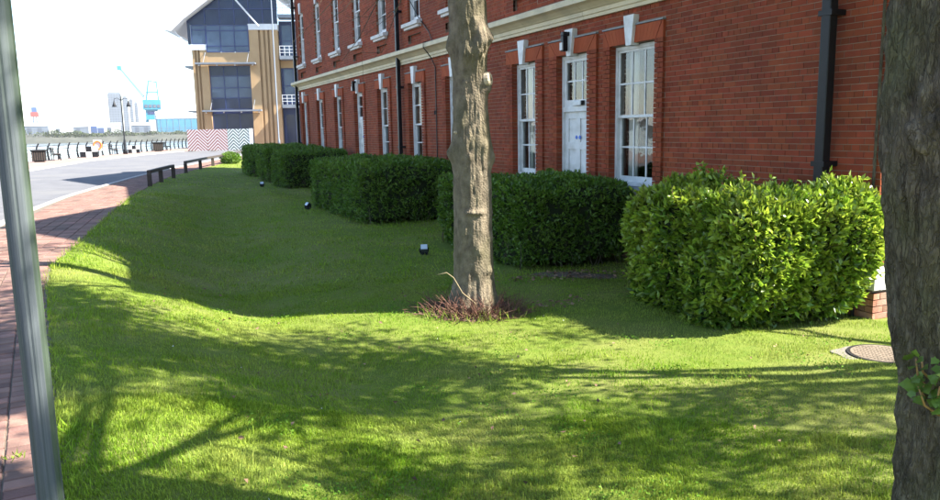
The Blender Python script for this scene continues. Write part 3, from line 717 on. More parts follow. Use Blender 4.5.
def crown(t, limbs, depth, seed, nleaf, lsize, barkm, ncl=90, spread=.55, rad_=.16):
    rg = random.Random(seed); mb = MB(); ends = []
    for p, d, ln, r in limbs: grow(mb, Vector(p), Vector(d), ln, r, depth, ends, rg, spread)
    mb.build('branches', M[barkm], t, True, fixn=False)
    E_ = np.array([tuple(e[0]) for e in ends]); ED = np.array([tuple(e[1]) for e in ends]); r2 = np.random.default_rng(seed)
    cl = r2.choice(len(E_), min(ncl, len(E_)), replace=False); sz = r2.uniform(.6, 1.35, len(cl)); j = r2.choice(len(cl), nleaf, p=sz**3/(sz**3).sum())
    k = cl[j]; lo = r2.random(nleaf) < .16; k[lo] = r2.integers(0, len(E_), int(lo.sum()))
    P = E_[k]+r2.normal(size=(nleaf,3))*np.where(lo, .12, rad_*sz[j])[:,None]; D = ED[k]+r2.normal(size=(nleaf,3))*.9; D[:,2] -= .35
    if len(P): leafcloud('crown', P, D, lsize, lsize*.75, M['leaf'], t, .12, rg=r2)['kind'] = 'stuff'
    return E_
CR = np.array(Wr); CF = np.array(Fh)
def camdir(r, f): v = Wr*r+Fh*f; return math.atan2(v.y, v.x)
# middle tree
TX, TY = 3.70, 8.08; TZ = g1(TX, TY)
T1 = thing('tree', (TX, TY, TZ-.1), 'pale knobbly tree trunk with brushwood at its foot, standing in the middle of the lawn', 'tree')
def r1(z):
    h = z-TZ
    return float(np.interp(h, [-.3,0,.12,.35,.8,1.3,1.75,1.95,2.2,2.6,3.0,3.3,4.6], [.38,.295,.262,.236,.224,.215,.217,.228,.206,.190,.207,.216,.19]))
Rt, Fr = camdir(1,0), camdir(0,-1)
kn = [(camdir(.6,-.8),TZ+3.05,.085,.36,.17),(camdir(-.1,-1),TZ+2.95,.055,.3,.10),(camdir(-.95,-.3),TZ+3.05,.055,.3,.14),(camdir(.95,-.3),TZ+2.62,.06,.3,.10),(camdir(.9,-.4),TZ+3.15,.05,.25,.1),(camdir(.3,-.95),TZ+3.12,-.04,.12,.05),(camdir(.7,-.7),TZ+2.98,-.05,.09,.05),
      (camdir(-1,-.1),TZ+1.85,.05,.35,.10),(camdir(1,-.2),TZ+1.8,.045,.3,.10),(camdir(.1,-1),TZ+1.18,.035,.5,.03),(camdir(.75,-.65),TZ+.5,.03,.3,.05),
      (camdir(.6,-.8),TZ+1.95,.02,.3,.08),(camdir(-.5,-.86),TZ+2.2,.018,.2,.06),(camdir(.3,-.95),TZ+.75,.02,.25,.08),(camdir(.2,-1),TZ+2.35,-.022,.35,.5),(camdir(.9,-.5),TZ+2.9,-.02,.14,.06)]
for s in range(7): kn.append((s*.9+.2, TZ-.02, .07, .28, .22))
for s in range(44): kn.append((rnd.uniform(0,6.28), TZ+rnd.uniform(.2,3.4), rnd.uniform(.006,.02)*rnd.choice([1,1,-1]), rnd.uniform(.08,.2), rnd.uniform(.02,.08)))
V, F = trunk_mesh(lambda z: (TX+.01*math.sin(z*1.3)-.004*z, TY), r1, TZ-.25, TZ+4.7, kn, n=150, m=460, fr=8., rough=.008, amp=.045, zf=.8)
npmesh('trunk', V, F, M['bark'], T1, True)
# sawn branch stub
sc = MB(); a = camdir(.93,-.37); dv = Vector((math.cos(a), math.sin(a), .1)); c0 = Vector((TX,TY,TZ+2.66))+dv*.19
sc.tube([c0, c0+dv*.05, c0+dv*.062], [.085,.078,.06], 14); sc.build('branch_scar', M['scar'], T1, bevel=.004)
sc = MB(); c1 = c0+dv*.055+Vector((0,0,-.005)); sc.tube([c1, c1+dv*.012], [.022,.018], 8); sc.build('scar_heart', M['twig'], T1)
sc = MB(); a = camdir(-.8,-.6); dv = Vector((math.cos(a), math.sin(a), .2)); c0 = Vector((TX,TY,TZ+2.05))+dv*.2; sc.tube([c0, c0+dv*.04], [.02,.012], 7); sc.build('branch_stub', M['scar'], T1)
top = (TX-.02, TY, TZ+4.5)
limbs = [(top,(-.1,.2,1),1.7,.15),(top,(.7,-.3,.8),1.6,.10),(top,(-.7,.6,.7),1.7,.10),((TX,TY,TZ+4.1),(.2,.9,.6),1.5,.08),((TX,TY,TZ+4.2),(-.2,-.8,.8),1.3,.07)]
crown(T1, limbs, 4, 5, 2600, .075, 'bark')
# thin bare twigs drooping across the upper storey
tw = MB(); 
for i, (dx, dy, dz) in enumerate([(-.9,.5,-.75),(-1.1,.3,-.55),(-.6,.7,-.85),(-1.3,.6,-.6)]):
    p0 = Vector((TX-.05,TY+.1,TZ+4.2)); pts = [p0+Vector((dx*s*1.0, dy*s, dz*s*s+.25*math.sin(s*3)*.3)) for s in (0,.3,.6,.9,1.15)]
    tw.tube(pts, [.012,.009,.007,.005,.003], 4)
    for s in range(5): b = pts[2+s%3]; tw.tube([b, b+Vector((rnd.uniform(-.3,.0),rnd.uniform(-.1,.2),rnd.uniform(-.28,.06))), b+Vector((rnd.uniform(-.5,-.2),rnd.uniform(-.1,.3),rnd.uniform(-.4,.05)))], [.004,.003,.0015], 3)
tw.build('twig', M['bark2'], T1, fixn=False)
# brushwood round the foot
bw = MB()
for i in range(900):
    a = rnd.gauss(0, 1.0); base = camdir(math.sin(a)*1.15-.12, -math.cos(a)); r0 = rnd.uniform(.20,.47)*(1+.25*abs(math.sin(a))); up_ = rnd.random() < .55
    bx_, by_ = TX+r0*math.cos(base), TY+r0*math.sin(base); p = Vector((bx_, by_, g1(bx_,by_)-.01))
    ln = rnd.uniform(.07,.30)*(1.15-.9*(r0-.2)) if up_ else rnd.uniform(.12,.34)
    ou = Vector((math.cos(base)*.5+rnd.gauss(0,.35), math.sin(base)*.5+rnd.gauss(0,.35), 1.0 if up_ else rnd.uniform(.02,.3))).normalized()
    q = p+ou*ln*.55; e = q+(ou+Vector((rnd.gauss(0,.35),rnd.gauss(0,.35),rnd.uniform(-.5,.25)))).normalized()*ln*.5
    e.z = max(e.z, g1(e.x,e.y)+.01); q.z = max(q.z, g1(q.x,q.y)+.015)
    bw.tube([p,q,e], [rnd.uniform(.0035,.007),.0036,.0016], 4)
bw.build('brushwood', M['twig'], T1, fixn=False)['kind'] = 'stuff'
sk = MB(); sk.tube([(3.58,7.72,g1(3.58,7.72)),(3.56,7.75,-.36),(3.43,7.8,-.24),(3.34,7.84,-.06),(3.27,7.87,-.0),(3.16,7.9,-.02)], [.008,.0075,.007,.006,.005,.003], 6); sk.build('dry_stalk', M['straw'], T1, True)
# right hand tree
T2X, T2Y = 2.98, 1.93
T2 = thing('tree', (T2X, T2Y, g1(T2X,T2Y)-.1), 'dark rough barked tree trunk with green leafy shoots at the right edge', 'tree')
def ax2(z):
    e = float(np.interp(z, [-.6,.05,.48,.9,1.3,1.68,2.05,3.0,5], [1.76,1.73,1.708,1.648,1.59,1.561,1.571,1.55,1.52])); r = r2f(z)
    v = Wr*(e+.06+r*.985)+Fh*2.97; return (v.x, v.y)
def r2f(z): return float(np.interp(z, [-.6,-.1,.3,.8,1.4,2.2,4.0], [.34,.285,.265,.262,.27,.285,.24]))
kn = [(camdir(-.85,-.5),1.54,.03,.16,.06),(camdir(-.5,-.85),1.62,.012,.3,.12),(camdir(-.3,-.95),.72,.03,.3,.15)]
for s in range(60): kn.append((rnd.uniform(0,6.28), rnd.uniform(-.2,2.4), rnd.uniform(.005,.016)*rnd.choice([1,1,-1]), rnd.uniform(.05,.14), rnd.uniform(.02,.07)))
V, F = trunk_mesh(ax2, r2f, -.6, 4.1, kn, n=220, m=560, fr=13., rough=.02, seed=4.)
npmesh('trunk', V, F, M['bark2'], T2, True)
def on2(r_off, z):      # a point on the camera-facing bark, r_off = sideways offset
    cx_, cy_ = ax2(z); r = r2f(z); s_ = max(-.97, min(.97, r_off/r)); v = Wr*(r*s_)-Fh*(r*math.sqrt(1-s_*s_)); return Vector((cx_+v.x, cy_+v.y, z)), Vector((v.x,v.y,0)).normalized()
m = MB(); c0, nn = on2(-.235, 1.56); sd = nn.cross(ZU).normalized(); vs = [c0+nn*.016]; fs = []; K = 18
for j, (s_, h) in enumerate(((.3,.014),(.6,.014),(.85,.006),(1.0,-.03))):
    for i in range(K):
        t = 2*math.pi*i/K; w_ = 1+.16*math.sin(t*3+1)+.1*math.sin(t*5); vs.append(c0+sd*(.062*s_*w_*math.cos(t))+ZU*(.085*s_*w_*math.sin(t))+nn*(h+.005*math.sin(t*4+j)+rnd.uniform(-.003,.003)))
for i in range(K):
    q = (i+1) % K; fs.append((0,1+i,1+q))
    for j in range(3): fs.append((1+j*K+i,1+(j+1)*K+i,1+(j+1)*K+q,1+j*K+q))
m.add(vs, fs); m.build('healed_scar', M['bark2'], T2, True)
limbs = [((*ax2(4.0),4.0),(.3,.1,1),1.5,.07),((*ax2(3.9),3.9),(1,.25,.45),2.1,.055),((*ax2(3.8),3.8),(.5,1,.5),1.9,.05),((*ax2(3.9),3.9),(1,-.5,.5),1.9,.05),((*ax2(4.0),4.0),(-.5,.5,.9),1.4,.035),((*ax2(4.0),4.0),(.9,.8,.6),2.2,.05),((*ax2(3.9),3.9),(1,.05,.3),2.6,.055),((*ax2(4.0),4.0),(1,.5,.9),2.3,.05),((*ax2(4.0),4.0),(.2,.6,1),1.7,.045)]
crown(T2, limbs, 3, 21, 36000, .105, 'bark2', ncl=260, rad_=.27)
# leafy shoots on the right trunk
def lobed(sz):   # small lobed leaf outline, stalk at origin, along +x
    o = [(0,0),(.12,.16),(.05,.42),(.32,.36),(.5,.5),(.66,.3),(1,.0),(.66,-.3),(.5,-.5),(.32,-.36),(.05,-.42),(.12,-.16)]
    return [(x*sz, y*sz, .10*sz*abs(y)*2-.12*sz*x*x) for x, y in o]
stem_tips = [(-.225,.50,.10,.30),(-.24,.56,.13,.10),(-.25,.52,.07,.5),(-.215,.60,.13,.25),(-.22,.46,.12,-.2),(-.20,.54,.12,.2),(-.235,.60,.1,.1)]
sh = MB(); spots = []
for ro, z, ln, sl_ in stem_tips:
    p, nn = on2(ro, z); sd = nn.cross(ZU).normalized(); e1 = p+nn*ln*.6+ZU*ln*.5-sd*sl_*ln; e2 = e1+nn*ln*.25+ZU*ln*.65-sd*sl_*ln*.6
    sh.tube([p-nn*.02,e1,e2], [.006,.0045,.003], 5); spots += [(e1,nn,sd),(e2,nn,sd),((e1+e2)/2,nn,sd),((p+e1)/2,nn,sd)]
shoot = sh.build('leafy_shoot', pm('shoot_stem', (.28,.17,.06), (.22,.12,.05), 20, .7), T2, True)
for i in range(34):
    e, nn, sd = spots[i % len(spots)]; s_ = rnd.uniform(.035,.062)
    d = (nn*rnd.uniform(.1,.9)+sd*rnd.uniform(-1,1)+ZU*rnd.uniform(-.5,.6)).normalized(); up_ = (nn*.7+ZU*.6+sd*rnd.uniform(-.4,.4)); sdv = d.cross(up_).normalized(); up_ = sdv.cross(d)
    p = e+Vector((rnd.uniform(-.02,.02),rnd.uniform(-.02,.02),rnd.uniform(-.02,.02)))
    m = MB(); m.add([p+d*x+sdv*y+up_*z for x,y,z in lobed(s_)], [tuple(range(12))]); m.build('leaf', M['sprout'], shoot, fixn=False)
# tree beyond the end of the building, right of the picture: it throws the branch shadows on the near lawn
T3X, T3Y = 9.6, 1.9; T3Z = g1(T3X, T3Y)
T3 = thing('tree', (T3X,T3Y,T3Z-.1), 'tree outside the picture on the right whose branches shade the near lawn', 'tree')
V, F = trunk_mesh(lambda z: (T3X,T3Y), lambda z: float(np.interp(z,[-.6,0,3.5],[.36,.25,.19])), T3Z-.3, T3Z+3.4, [], n=32, m=60)
npmesh('trunk', V, F, M['bark2'], T3, True)
tp = (T3X,T3Y,T3Z+3.3)
limbs = [(tp,(-.15,.0,1),1.9,.15),(tp,(-1,.35,.5),2.2,.13),(tp,(-.9,.9,.6),2.1,.11),(tp,(.3,.9,.7),1.7,.11),(tp,(.2,-.9,.8),1.8,.11),(tp,(-.5,-.6,1),1.8,.10)]
crown(T3, limbs, 3, 9, 13000, .10, 'bark2', ncl=110, rad_=.25)

# ------------------------------------------------------------------ soil patch and cover in the lawn
def patch(name, cx, cy, rx, ry, mat, dz=.008, seed=1., n=48, rings=6, a=0.):
    vs = [(cx,cy,g1(cx,cy)+dz+.02)]; fs = []
    for j in range(1, rings+1):
        for i in range(n):
            t = 2*math.pi*i/n; k = j/rings*(1+.22*float(vnoise(math.cos(t)*2+seed, math.sin(t)*2, seed)))
            u, v = rx*k*math.cos(t), ry*k*math.sin(t); x, y = cx+u*math.cos(a)-v*math.sin(a), cy+u*math.sin(a)+v*math.cos(a)
            vs.append((x,y,g1(x,y)+(dz+.02*(1-j/rings) if j < rings else -.02)))
    for i in range(n): fs.append((0,1+i,1+(i+1)%n))
    for j in range(rings-1):
        for i in range(n): q = (i+1)%n; fs.append((1+j*n+i,1+(j+1)*n+i,1+(j+1)*n+q,1+j*n+q))
    return struct(mk(name, vs, fs, mat, smooth=True))
patch('soil_patch', TX+.0, TY-.05, .62, .5, M['soil'], .012)
patch('soil_patch', 5.85, 9.3, .75, .24, M['soil'], .012, 5., a=-.3)
# dead leaves scattered on the bare soil
dl = []
for (cx_, cy_, rx_, ry_, n_) in ((TX,TY-.1,.7,.5,60),(4.7,7.85,.7,.2,50),(5.75,9.25,1.0,.35,150)):
    for i in range(n_):
        t = rnd.uniform(0,6.28); k = math.sqrt(rnd.random()); x, y = cx_+rx_*k*math.cos(t), cy_+ry_*k*math.sin(t); dl.append((x,y,g1(x,y)+.035))
dl = np.array(dl); dd = rng.normal(size=dl.shape); dd[:,2] *= .25
tag(leafcloud('dead_leaves', dl, dd, .06, .035, pm('dead_leaf', (.24,.15,.085), (.16,.09,.055), 20, .85, island=.5)), 'scattered brown dead leaves on bare soil below the hedge', 'leaves', kind='stuff')
# fallen leaf scraps and clover over the near lawn
lx_ = rng.uniform(.2, 7.0, 420); ly_ = rng.uniform(2.4, 11, 420); k = (lx_ > xb(ly_)+.15)
lp = np.stack([lx_, ly_, gz(lx_, ly_)+.028], 1)[k]; ld = rng.normal(size=lp.shape); ld[:,2] *= .3
tag(leafcloud('fallen_leaves', lp[:170], ld[:170], .04, .028, bpy.data.materials['dead_leaf']), 'brown fallen leaf scraps dotted over the near lawn', 'leaves', kind='stuff')
cc = rng.uniform([.2,2.6],[6.2,10],(46,2)); cp = []
for a_, b_ in cc:
    if a_ < float(xb(b_))+.3: continue
    for q in range(70): u_, v_ = a_+rnd.gauss(0,.11), b_+rnd.gauss(0,.11); cp.append((u_, v_, g1(u_,v_)+rnd.uniform(.008,.03)))
cp = np.array(cp); cd = rng.normal(size=cp.shape); cd[:,2] = np.abs(cd[:,2])*.4
tag(leafcloud('clover', cp, cd, .018, .018, pm('clover_leaf', (.10,.21,.02), (.14,.25,.03), 9, .6, island=.3, trans=.3, spec=.05), None, .1), 'low clover patches in the mown lawn', 'clover', kind='stuff')
# manhole
MX, MY = 5.97, 4.42; MZ = g1(MX, MY)
MH = thing('manhole_cover', (MX,MY,MZ), 'round rusty inspection cover set in a concrete slab in the lawn', 'manhole cover')
out = []
for i in range(40):
    t = 2*math.pi*i/40; u = .40*math.cos(t); v = .30*math.sin(t); u += .17*max(0, math.cos(t))**2; k = 1+.05*math.sin(5*t)+.04*math.sin(9*t+1)
    a_ = -.55; out.append((MX+(u*math.cos(a_)-v*math.sin(a_))*k, MY+(u*math.sin(a_)+v*math.cos(a_))*k))
m = MB(); m.prism(out, 'z', MZ-.1, MZ+.016); m.build('slab', M['concrete'], MH, bevel=.006)
m = MB(); K = 48
for r_a, r_b, za, zb_ in ((.268,.29,MZ+.0165,MZ+.026),):
    vs = []; 
    for i in range(K):
        t = 2*math.pi*i/K; c_, s_ = math.cos(t), math.sin(t); vs += [(MX+r_a*c_,MY+r_a*s_,za),(MX+r_a*c_,MY+r_a*s_,zb_),(MX+r_b*c_,MY+r_b*s_,zb_),(MX+r_b*c_,MY+r_b*s_,za)]
    fs = []
    for i in range(K):
        q = (i+1)%K
        for j in range(4): fs.append((4*i+j,4*i+(j+1)%4,4*q+(j+1)%4,4*q+j))
    m.add(vs, fs)
m.build('frame', M['blackmatt'], MH)
m = MB(); m.lathe((MX,MY,MZ+.0165), [(.262,0),(.262,.010),(.255,.013),(.001,.013)], 48)
for i in range(-6,7):
    for j in range(-6,7):
        if i*i+j*j < 38: m.box(MX+i*.038-.012, MX+i*.038+.012, MY+j*.038-.012, MY+j*.038+.012, MZ+.0298, MZ+.0325)
m.build('cover', M['rust'], MH)

# ------------------------------------------------------------------ grass
def blades(n, r0, r1_, h, wd, seg, name, power=1.):
    th = yaw + rng.uniform(-rad(40), rad(37), n); u = rng.random(n); r = (r0**(2-power)+(r1_**(2-power)-r0**(2-power))*u)**(1/(2-power))
    x = r*np.sin(th); y = r*np.cos(th)
    k = (x > xb(y)-.02) & (x < XF-.07) & (y < 52)
    k &= ~((y > 36) & (x > 9))
    for cx_, cy_, rr in ((TX,TY,.3),(MX+.04,MY-.03,.36)): k &= (x-cx_)**2+(y-cy_)**2 > rr*rr
    for (a,b,c,d) in ((5.85,7.4,6.0,8.1),(5.1,7.35,10.1,12.9),(4.95,7.35,16.2,21.2),(5.0,7.35,26.4,28.3),(5.0,7.35,29.6,31.6),(5.0,7.35,32.9,35.1)): k &= ~((x > a)&(x < b)&(y > c)&(y < d))
    # bare patches
    for cx_, cy_, rx, ry, a in ((TX,TY-.05,.58,.46,0),(5.85,9.3,.7,.22,-.3)):
        u_, v_ = (x-cx_)*math.cos(a)+(y-cy_)*math.sin(a), -(x-cx_)*math.sin(a)+(y-cy_)*math.cos(a)
        k &= ((u_/rx)**2+(v_/ry)**2 > 1+.3*vnoise(x*4,y*4)) | (rng.random(n) < .06)
    den = fbm(x*1.6, y*1.6, 2., 3)*.5+.5
    k &= rng.random(n) < np.clip(.55+.7*den, .2, 1)
    x, y, den = x[k], y[k], den[k]; n = len(x); z = gz(x, y)
    cl = fbm(x*3.1, y*3.1, 7., 3)*.5+.5
    hh = h*(.45+.75*cl)*rng.uniform(.5, 1.4, n); hh = hh*(1+1.4*(rng.random(n) < .02))
    ang = rng.uniform(0, 2*np.pi, n); la = 2*np.pi*fbm(x*.8, y*.8, 11., 2); ln = rng.uniform(.1, 1.0, n)
    lx = (np.cos(ang)*.75+np.cos(la)*.5)*ln*hh; ly = (np.sin(ang)*.75+np.sin(la)*.5)*ln*hh
    sx, sy = -np.sin(ang+rng.normal(0,.8,n)), np.cos(ang+rng.normal(0,.8,n)); w_ = wd*rng.uniform(.6,1.3,n)/2
    b0 = np.stack([x-sx*w_, y-sy*w_, z-.012], 1); b1 = np.stack([x+sx*w_, y+sy*w_, z-.012], 1); tp = np.stack([x+lx, y+ly, z+hh*(1-.25*ln)], 1)
    if seg == 1:
        V = np.stack([b0,b1,tp],1).reshape(-1,3); F = np.arange(3*n).reshape(n,3)
    else:
        q = .75
        m0 = np.stack([x-sx*w_*q+lx*.33, y-sy*w_*q+ly*.33, z+hh*.58], 1); m1 = np.stack([x+sx*w_*q+lx*.33, y+sy*w_*q+ly*.33, z+hh*.58], 1)
        V = np.stack([b0,b1,m0,m1,tp],1).reshape(-1,3); b = np.arange(n)[:,None]*5
        F = np.concatenate([b+np.array([[0,1,3]]), b+np.array([[0,3,2]]), b+np.array([[2,3,4]])],1).reshape(-1,3)
    o = npmesh(name, V, F, M['grass']); return o, n
gl = []
for spec in ((250000,1.7,5.2,.029,.0044,2,.5),(340000,4.9,11,.029,.007,1,.6),(230000,10.5,24,.043,.016,1,.6),(120000,22,52,.04,.028,1,.6)):
    gl.append(blades(*spec[:6], 'grass', spec[6])[0])
for o, lb in zip(gl, ('short mown grass of the nearest lawn in tree shadow', 'mown grass around the middle tree', 'mown grass in the shade of the brick building', 'mown grass at the far end by the low rails')):
    tag(o, lb, 'grass', kind='stuff')
# longer tufts: along the path edge, round the trunk, weeds in the path joints
tp_ = []; 
for i in range(900):
    y = rnd.uniform(2.5, 24); tp_.append((float(xb(y))+rnd.uniform(-.05,.05), y, .085))
for i in range(220):
    a = camdir(rnd.uniform(-1,.9), -abs(rnd.gauss(.6,.4))); r = rnd.uniform(.45,.75); tp_.append((TX+r*math.cos(a), TY+r*math.sin(a), .13))
for (wx, wy) in ((-.72,3.65),(-.74,3.9),(-.78,4.2),(-.83,4.75),(-1.0,4.9),(-.6,4.3),(-.95,5.8)):
    for i in range(26): tp_.append((wx+rnd.gauss(0,.035), wy+rnd.gauss(0,.03), .035))
A = np.array(tp_); n = len(A); D = rng.normal(size=(n,3))*.55; D[:,2] = 1
zz = np.where(A[:,0] > xb(A[:,1])-.001, gz(A[:,0], A[:,1]), 0)
tag(leafcloud('edge_tufts', np.stack([A[:,0],A[:,1],zz-.005],1), D, A[:,2]*1.1, np.full(n,.007), M['grass'], None, .1), 'ragged grass tufts along the path edge and trunk foot', 'grass', kind='stuff')
# daisies
dz_ = rng.uniform([0,3,0],[4.5,12,0],(46,3)); dz_[:,2] = gz(dz_[:,0],dz_[:,1])+.045
tag(leafcloud('daisies', dz_[dz_[:,0] > xb(dz_[:,1])+.2], rng.normal(size=(int((dz_[:,0] > xb(dz_[:,1])+.2).sum()),3)), .011, .011, M['white'], None, .1), 'tiny white daisies dotted in the lawn', 'flowers', kind='stuff')

# ------------------------------------------------------------------ near street things
PX, PY = -.345, 3.175
P = thing('metal_post', (PX,PY,0), 'weathered galvanised steel post with green algae streak beside the path', 'post')
m = MB(); K = 40; vs = []; fs = []; zs = [-.3,.0,.4,.8,1.2,1.6,2.0,2.6,3.2]
for z in zs:
    for i in range(K):
        t = 2*math.pi*i/K; r = .0465-(.0022 if i % 5 == 0 else 0); vs.append((PX+r*math.cos(t), PY+r*math.sin(t), z))
for j in range(len(zs)-1):
    for i in range(K): q = (i+1)%K; fs.append((j*K+i,j*K+q,(j+1)*K+q,(j+1)*K+i))
m.add(vs, fs); m.build('shaft', M['galv'], P)
m = MB(); m.lathe((PX,PY,3.2), [(.052,0),(.052,.02),(.03,.035),(.001,.04)], 24); m.build('cap', M['blackmatt'], P)
m = MB(); m.lathe((PX,PY,-.012), [(.09,0),(.09,.016),(.06,.03),(.047,.03)], 24); m.build('collar', M['concrete'], P)
# low knee rails
def knee_rail(pts, label):
    x0, y0 = pts[0]; t = thing('knee_rail', (x0,y0,0), label, 'rail', 'low timber rails along the lawn edge')
    for i, (x,y) in enumerate(pts):
        m = MB(); z = min(0, g1(x,y)) ; m.box(x-.07,x+.07,y-.06,y+.06,z-.15,.40); m.build('post', M['wood'], t, bevel=.01)
    m = MB()
    for a, b in zip(pts[:-1], pts[1:]): m.bar((*a,.452),(*b,.452),.13,.10)
    m.build('top_rail', M['wood'], t, bevel=.012); return t
knee_rail([(.82,26.4),(1.25,28.4),(1.8,30.8)], 'short dark timber knee rail with three posts, nearer the camera')
knee_rail([(2.5,34.3),(3.4,37.7),(4.3,40.9),(5.3,44.3),(6.25,47.6),(7.4,52)], 'longer dark timber knee rail running on to the chevron boards')
bt = thing('bush', (5.5,43.6,0), 'small dark bush growing by the far knee rail', 'bush')
n = 2600; q = rng.normal(size=(n,3)); q = unit(q)*(rng.random((n,1))**.4); leafcloud('foliage', q*np.array([.55,.6,.34])+np.array([5.5,43.6,.28]), q+rng.normal(size=(n,3))*.5, .09, .05, M['hedge'], bt)['kind'] = 'stuff'
m = MB()
for i in range(9): m.tube([(5.5,43.6,-.15),(5.5+rnd.uniform(-.2,.2),43.6+rnd.uniform(-.2,.2),.15),(5.5+rnd.uniform(-.4,.4),43.6+rnd.uniform(-.4,.4),.45)], [.02,.014,.006], 4)
m.build('stem', M['bark2'], bt)
# ground spotlights
def spot(x, y, az, label, s=1.):
    z = g1(x,y); t = thing('ground_spotlight', (x,y,z), label, 'spotlight', 'ground spotlights on the lawn')
    m = MB(); m.box(x-.06*s,x+.06*s,y-.06*s,y+.06*s,z-.05,z+.045); m.build('base', M['blackmatt'], t, bevel=.008)
    for q in (-.075,.075): m = MB(); m.bar((x+q*s,y,z+.04),(x+q*s,y,z+.13*s),.012,.03); m.build('bracket', M['blackmatt'], t)
    c, s_ = math.cos(az), math.sin(az); d = Vector((c*.75,s_*.75,.66)).normalized(); p = Vector((x,y,z+.12*s))
    m = MB(); m.bar(p-d*.05*s, p+d*.045*s, .14*s, .12*s); m.build('lamp_head', M['galv'] if s < .95 else M['blackmatt'], t, bevel=.01)
    m = MB(); m.bar(p+d*.0455*s, p+d*.052*s, .12*s, .10*s); m.build('lamp_glass', M['lens'], t)
spot(4.58,12.0,rad(-110),'silver topped ground spotlight near the middle tree trunk',.92)
spot(4.45,20.2,rad(200),'black ground spotlight at the far corner of the long hedge',1.0)
spot(4.5,27.6,rad(-100),'small ground spotlight before the three far hedge blocks',.9)

# ------------------------------------------------------------------ quayside
fx = lambda y: -4.45+.3175*(y-61.6)
QF = thing('quay_fence', (float(fx(46)),46,0), 'black quayside railing of curved posts along the water', 'fence')
pp = []; y = 46.0; pst = None
while y < 104:
    x = float(fx(y))
    if pst is None:
        m = MB(); m.tube([(0,0,0),(-.05,0,.3),(-.06,0,.6),(.0,0,.92),(.13,0,1.18)], [.075,.062,.055,.05,.04], 8); m.box(-.11,.11,-.11,.11,0,.03)
        pst = mk('post', m.v, m.f, M['black'], None); pst.parent = QF; o = pst
    else: o = pst.copy(); COL.objects.link(o); o.parent = QF
    o.location = (x-QF.location.x, y-QF.location.y, 0); pp.append((x,y)); y += 1.72
for zz, off in ((.28,-.05),(.52,-.06),(.76,-.03),(1.0,.04)):
    m = MB(); m.tube([(x+off,y,zz) for x,y in pp], .017, 5); m.build('rail', M['black'], QF)
def bench(x, y, rz, label, wd=1.5, mat='wood'):
    t = thing('bench', (x,y,0), label, 'bench', 'benches on the quayside', rz)
    for i in range(4): m = MB(); m.box(-wd/2,wd/2,-.22+i*.12,-.12+i*.12,.42,.46); m.build('seat_slat', M[mat], t)
    for i in range(3): m = MB(); m.box(-wd/2,wd/2,.25+i*.02,.28+i*.02,.52+i*.13,.62+i*.13); m.build('back_slat', M[mat], t)
    for s in (-1,1): m = MB(); m.box(s*wd/2*.8-.04,s*wd/2*.8+.04,-.22,-.16,0,.419); m.box(s*wd/2*.8-.04,s*wd/2*.8+.04,.20,.25,0,.88); m.box(s*wd/2*.8-.04,s*wd/2*.8+.04,-.16,.20,.36,.419); m.build('leg', M['black'], t)
bench(-4.0,61.0,rad(100),'brown slatted bench between the dark bin and the white blocks',1.7)
bench(-.4,75.0,rad(100),'brown slatted bench left of the twin lamp post',1.6)
bench(4.6,86.2,rad(100),'dark bench by the railing left of the chevron boards',1.6,'blackmatt')
def litter_bin(x, y, s, label):
    t = thing('litter_bin', (x,y,0), label, 'litter bin'); 
    m = MB(); m.box(x-.42*s,x+.42*s,y-.35*s,y+.35*s,.06,.72*s); m.build('body', M['blackmatt'], t, bevel=.02)
    m = MB(); m.box(x-.48*s,x+.48*s,y-.4*s,y+.4*s,.72*s,.82*s); m.build('lid', M['blackmatt'], t, bevel=.02)
    for i in range(6): m = MB(); m.box(x-.40*s+i*.14*s,x-.33*s+i*.14*s,y-.365*s,y-.3505*s,.1,.68*s); m.build('slat', M['wood'], t)
    m = MB(); m.box(x-.3*s,x+.3*s,y-.25*s,y+.25*s,0,.0595); m.build('base', M['black'], t)
litter_bin(-4.75,57.4,.95,'dark slatted bin just right of the metal post')
litter_bin(3.6,83.0,1.1,'black bin by the railing beside the chevron boards')
def block_stand(x, y, label, s=1.):
    t = thing('quayside_block', (x,y,0), label, 'sign', 'black and white blocks on the quayside')
    k = .42*s
    for i in range(3):
        for j in range(2):
            m = MB(); m.box(x+(i-1.5)*k+.003, x+(i-.5)*k-.003, y-.3, y+.3, j*k+.003, (j+1)*k-.003); m.build('white_square' if (i+j) % 2 else 'black_square', M['white'] if (i+j) % 2 else M['black'], t, bevel=.01)
block_stand(-2.1,66.6,'black and white chequered block beside the orange lifebuoy')
block_stand(1.3,78.0,'black and white chequered block right of the twin lamp post',.8)
LB = thing('lifebuoy_stand', (-1.5,69.0,0), 'orange lifebuoy on a dark stand at the quay edge', 'lifebuoy')
m = MB(); m.box(-1.55,-1.45,68.95,69.05,0,1.2); m.build('post', M['black'], LB)
m = MB(); m.box(-1.8,-1.2,68.9,68.949,.45,1.3); m.build('board', M['white'], LB)
m = MB(); K = 20; m.tube([(-1.5+.28*math.cos(2*math.pi*i/K), 68.85, .88+.32*math.sin(2*math.pi*i/K)) for i in range(K+1)], 0.07, 8, cap=False); m.build('ring', M['orange'], LB, True)
LP = thing('lamp_post', (0.55,74.5,0), 'black Victorian style lamp post with two hanging lanterns', 'lamp post')
m = MB(); m.lathe((0.55,74.5,0), [(.18,0),(.18,.3),(.11,.45),(.10,1.2),(.06,1.3),(.045,4.6),(.075,4.66),(.05,4.8),(.03,5.1),(.001,5.25)], 12); m.build('column', M['black'], LP, True)
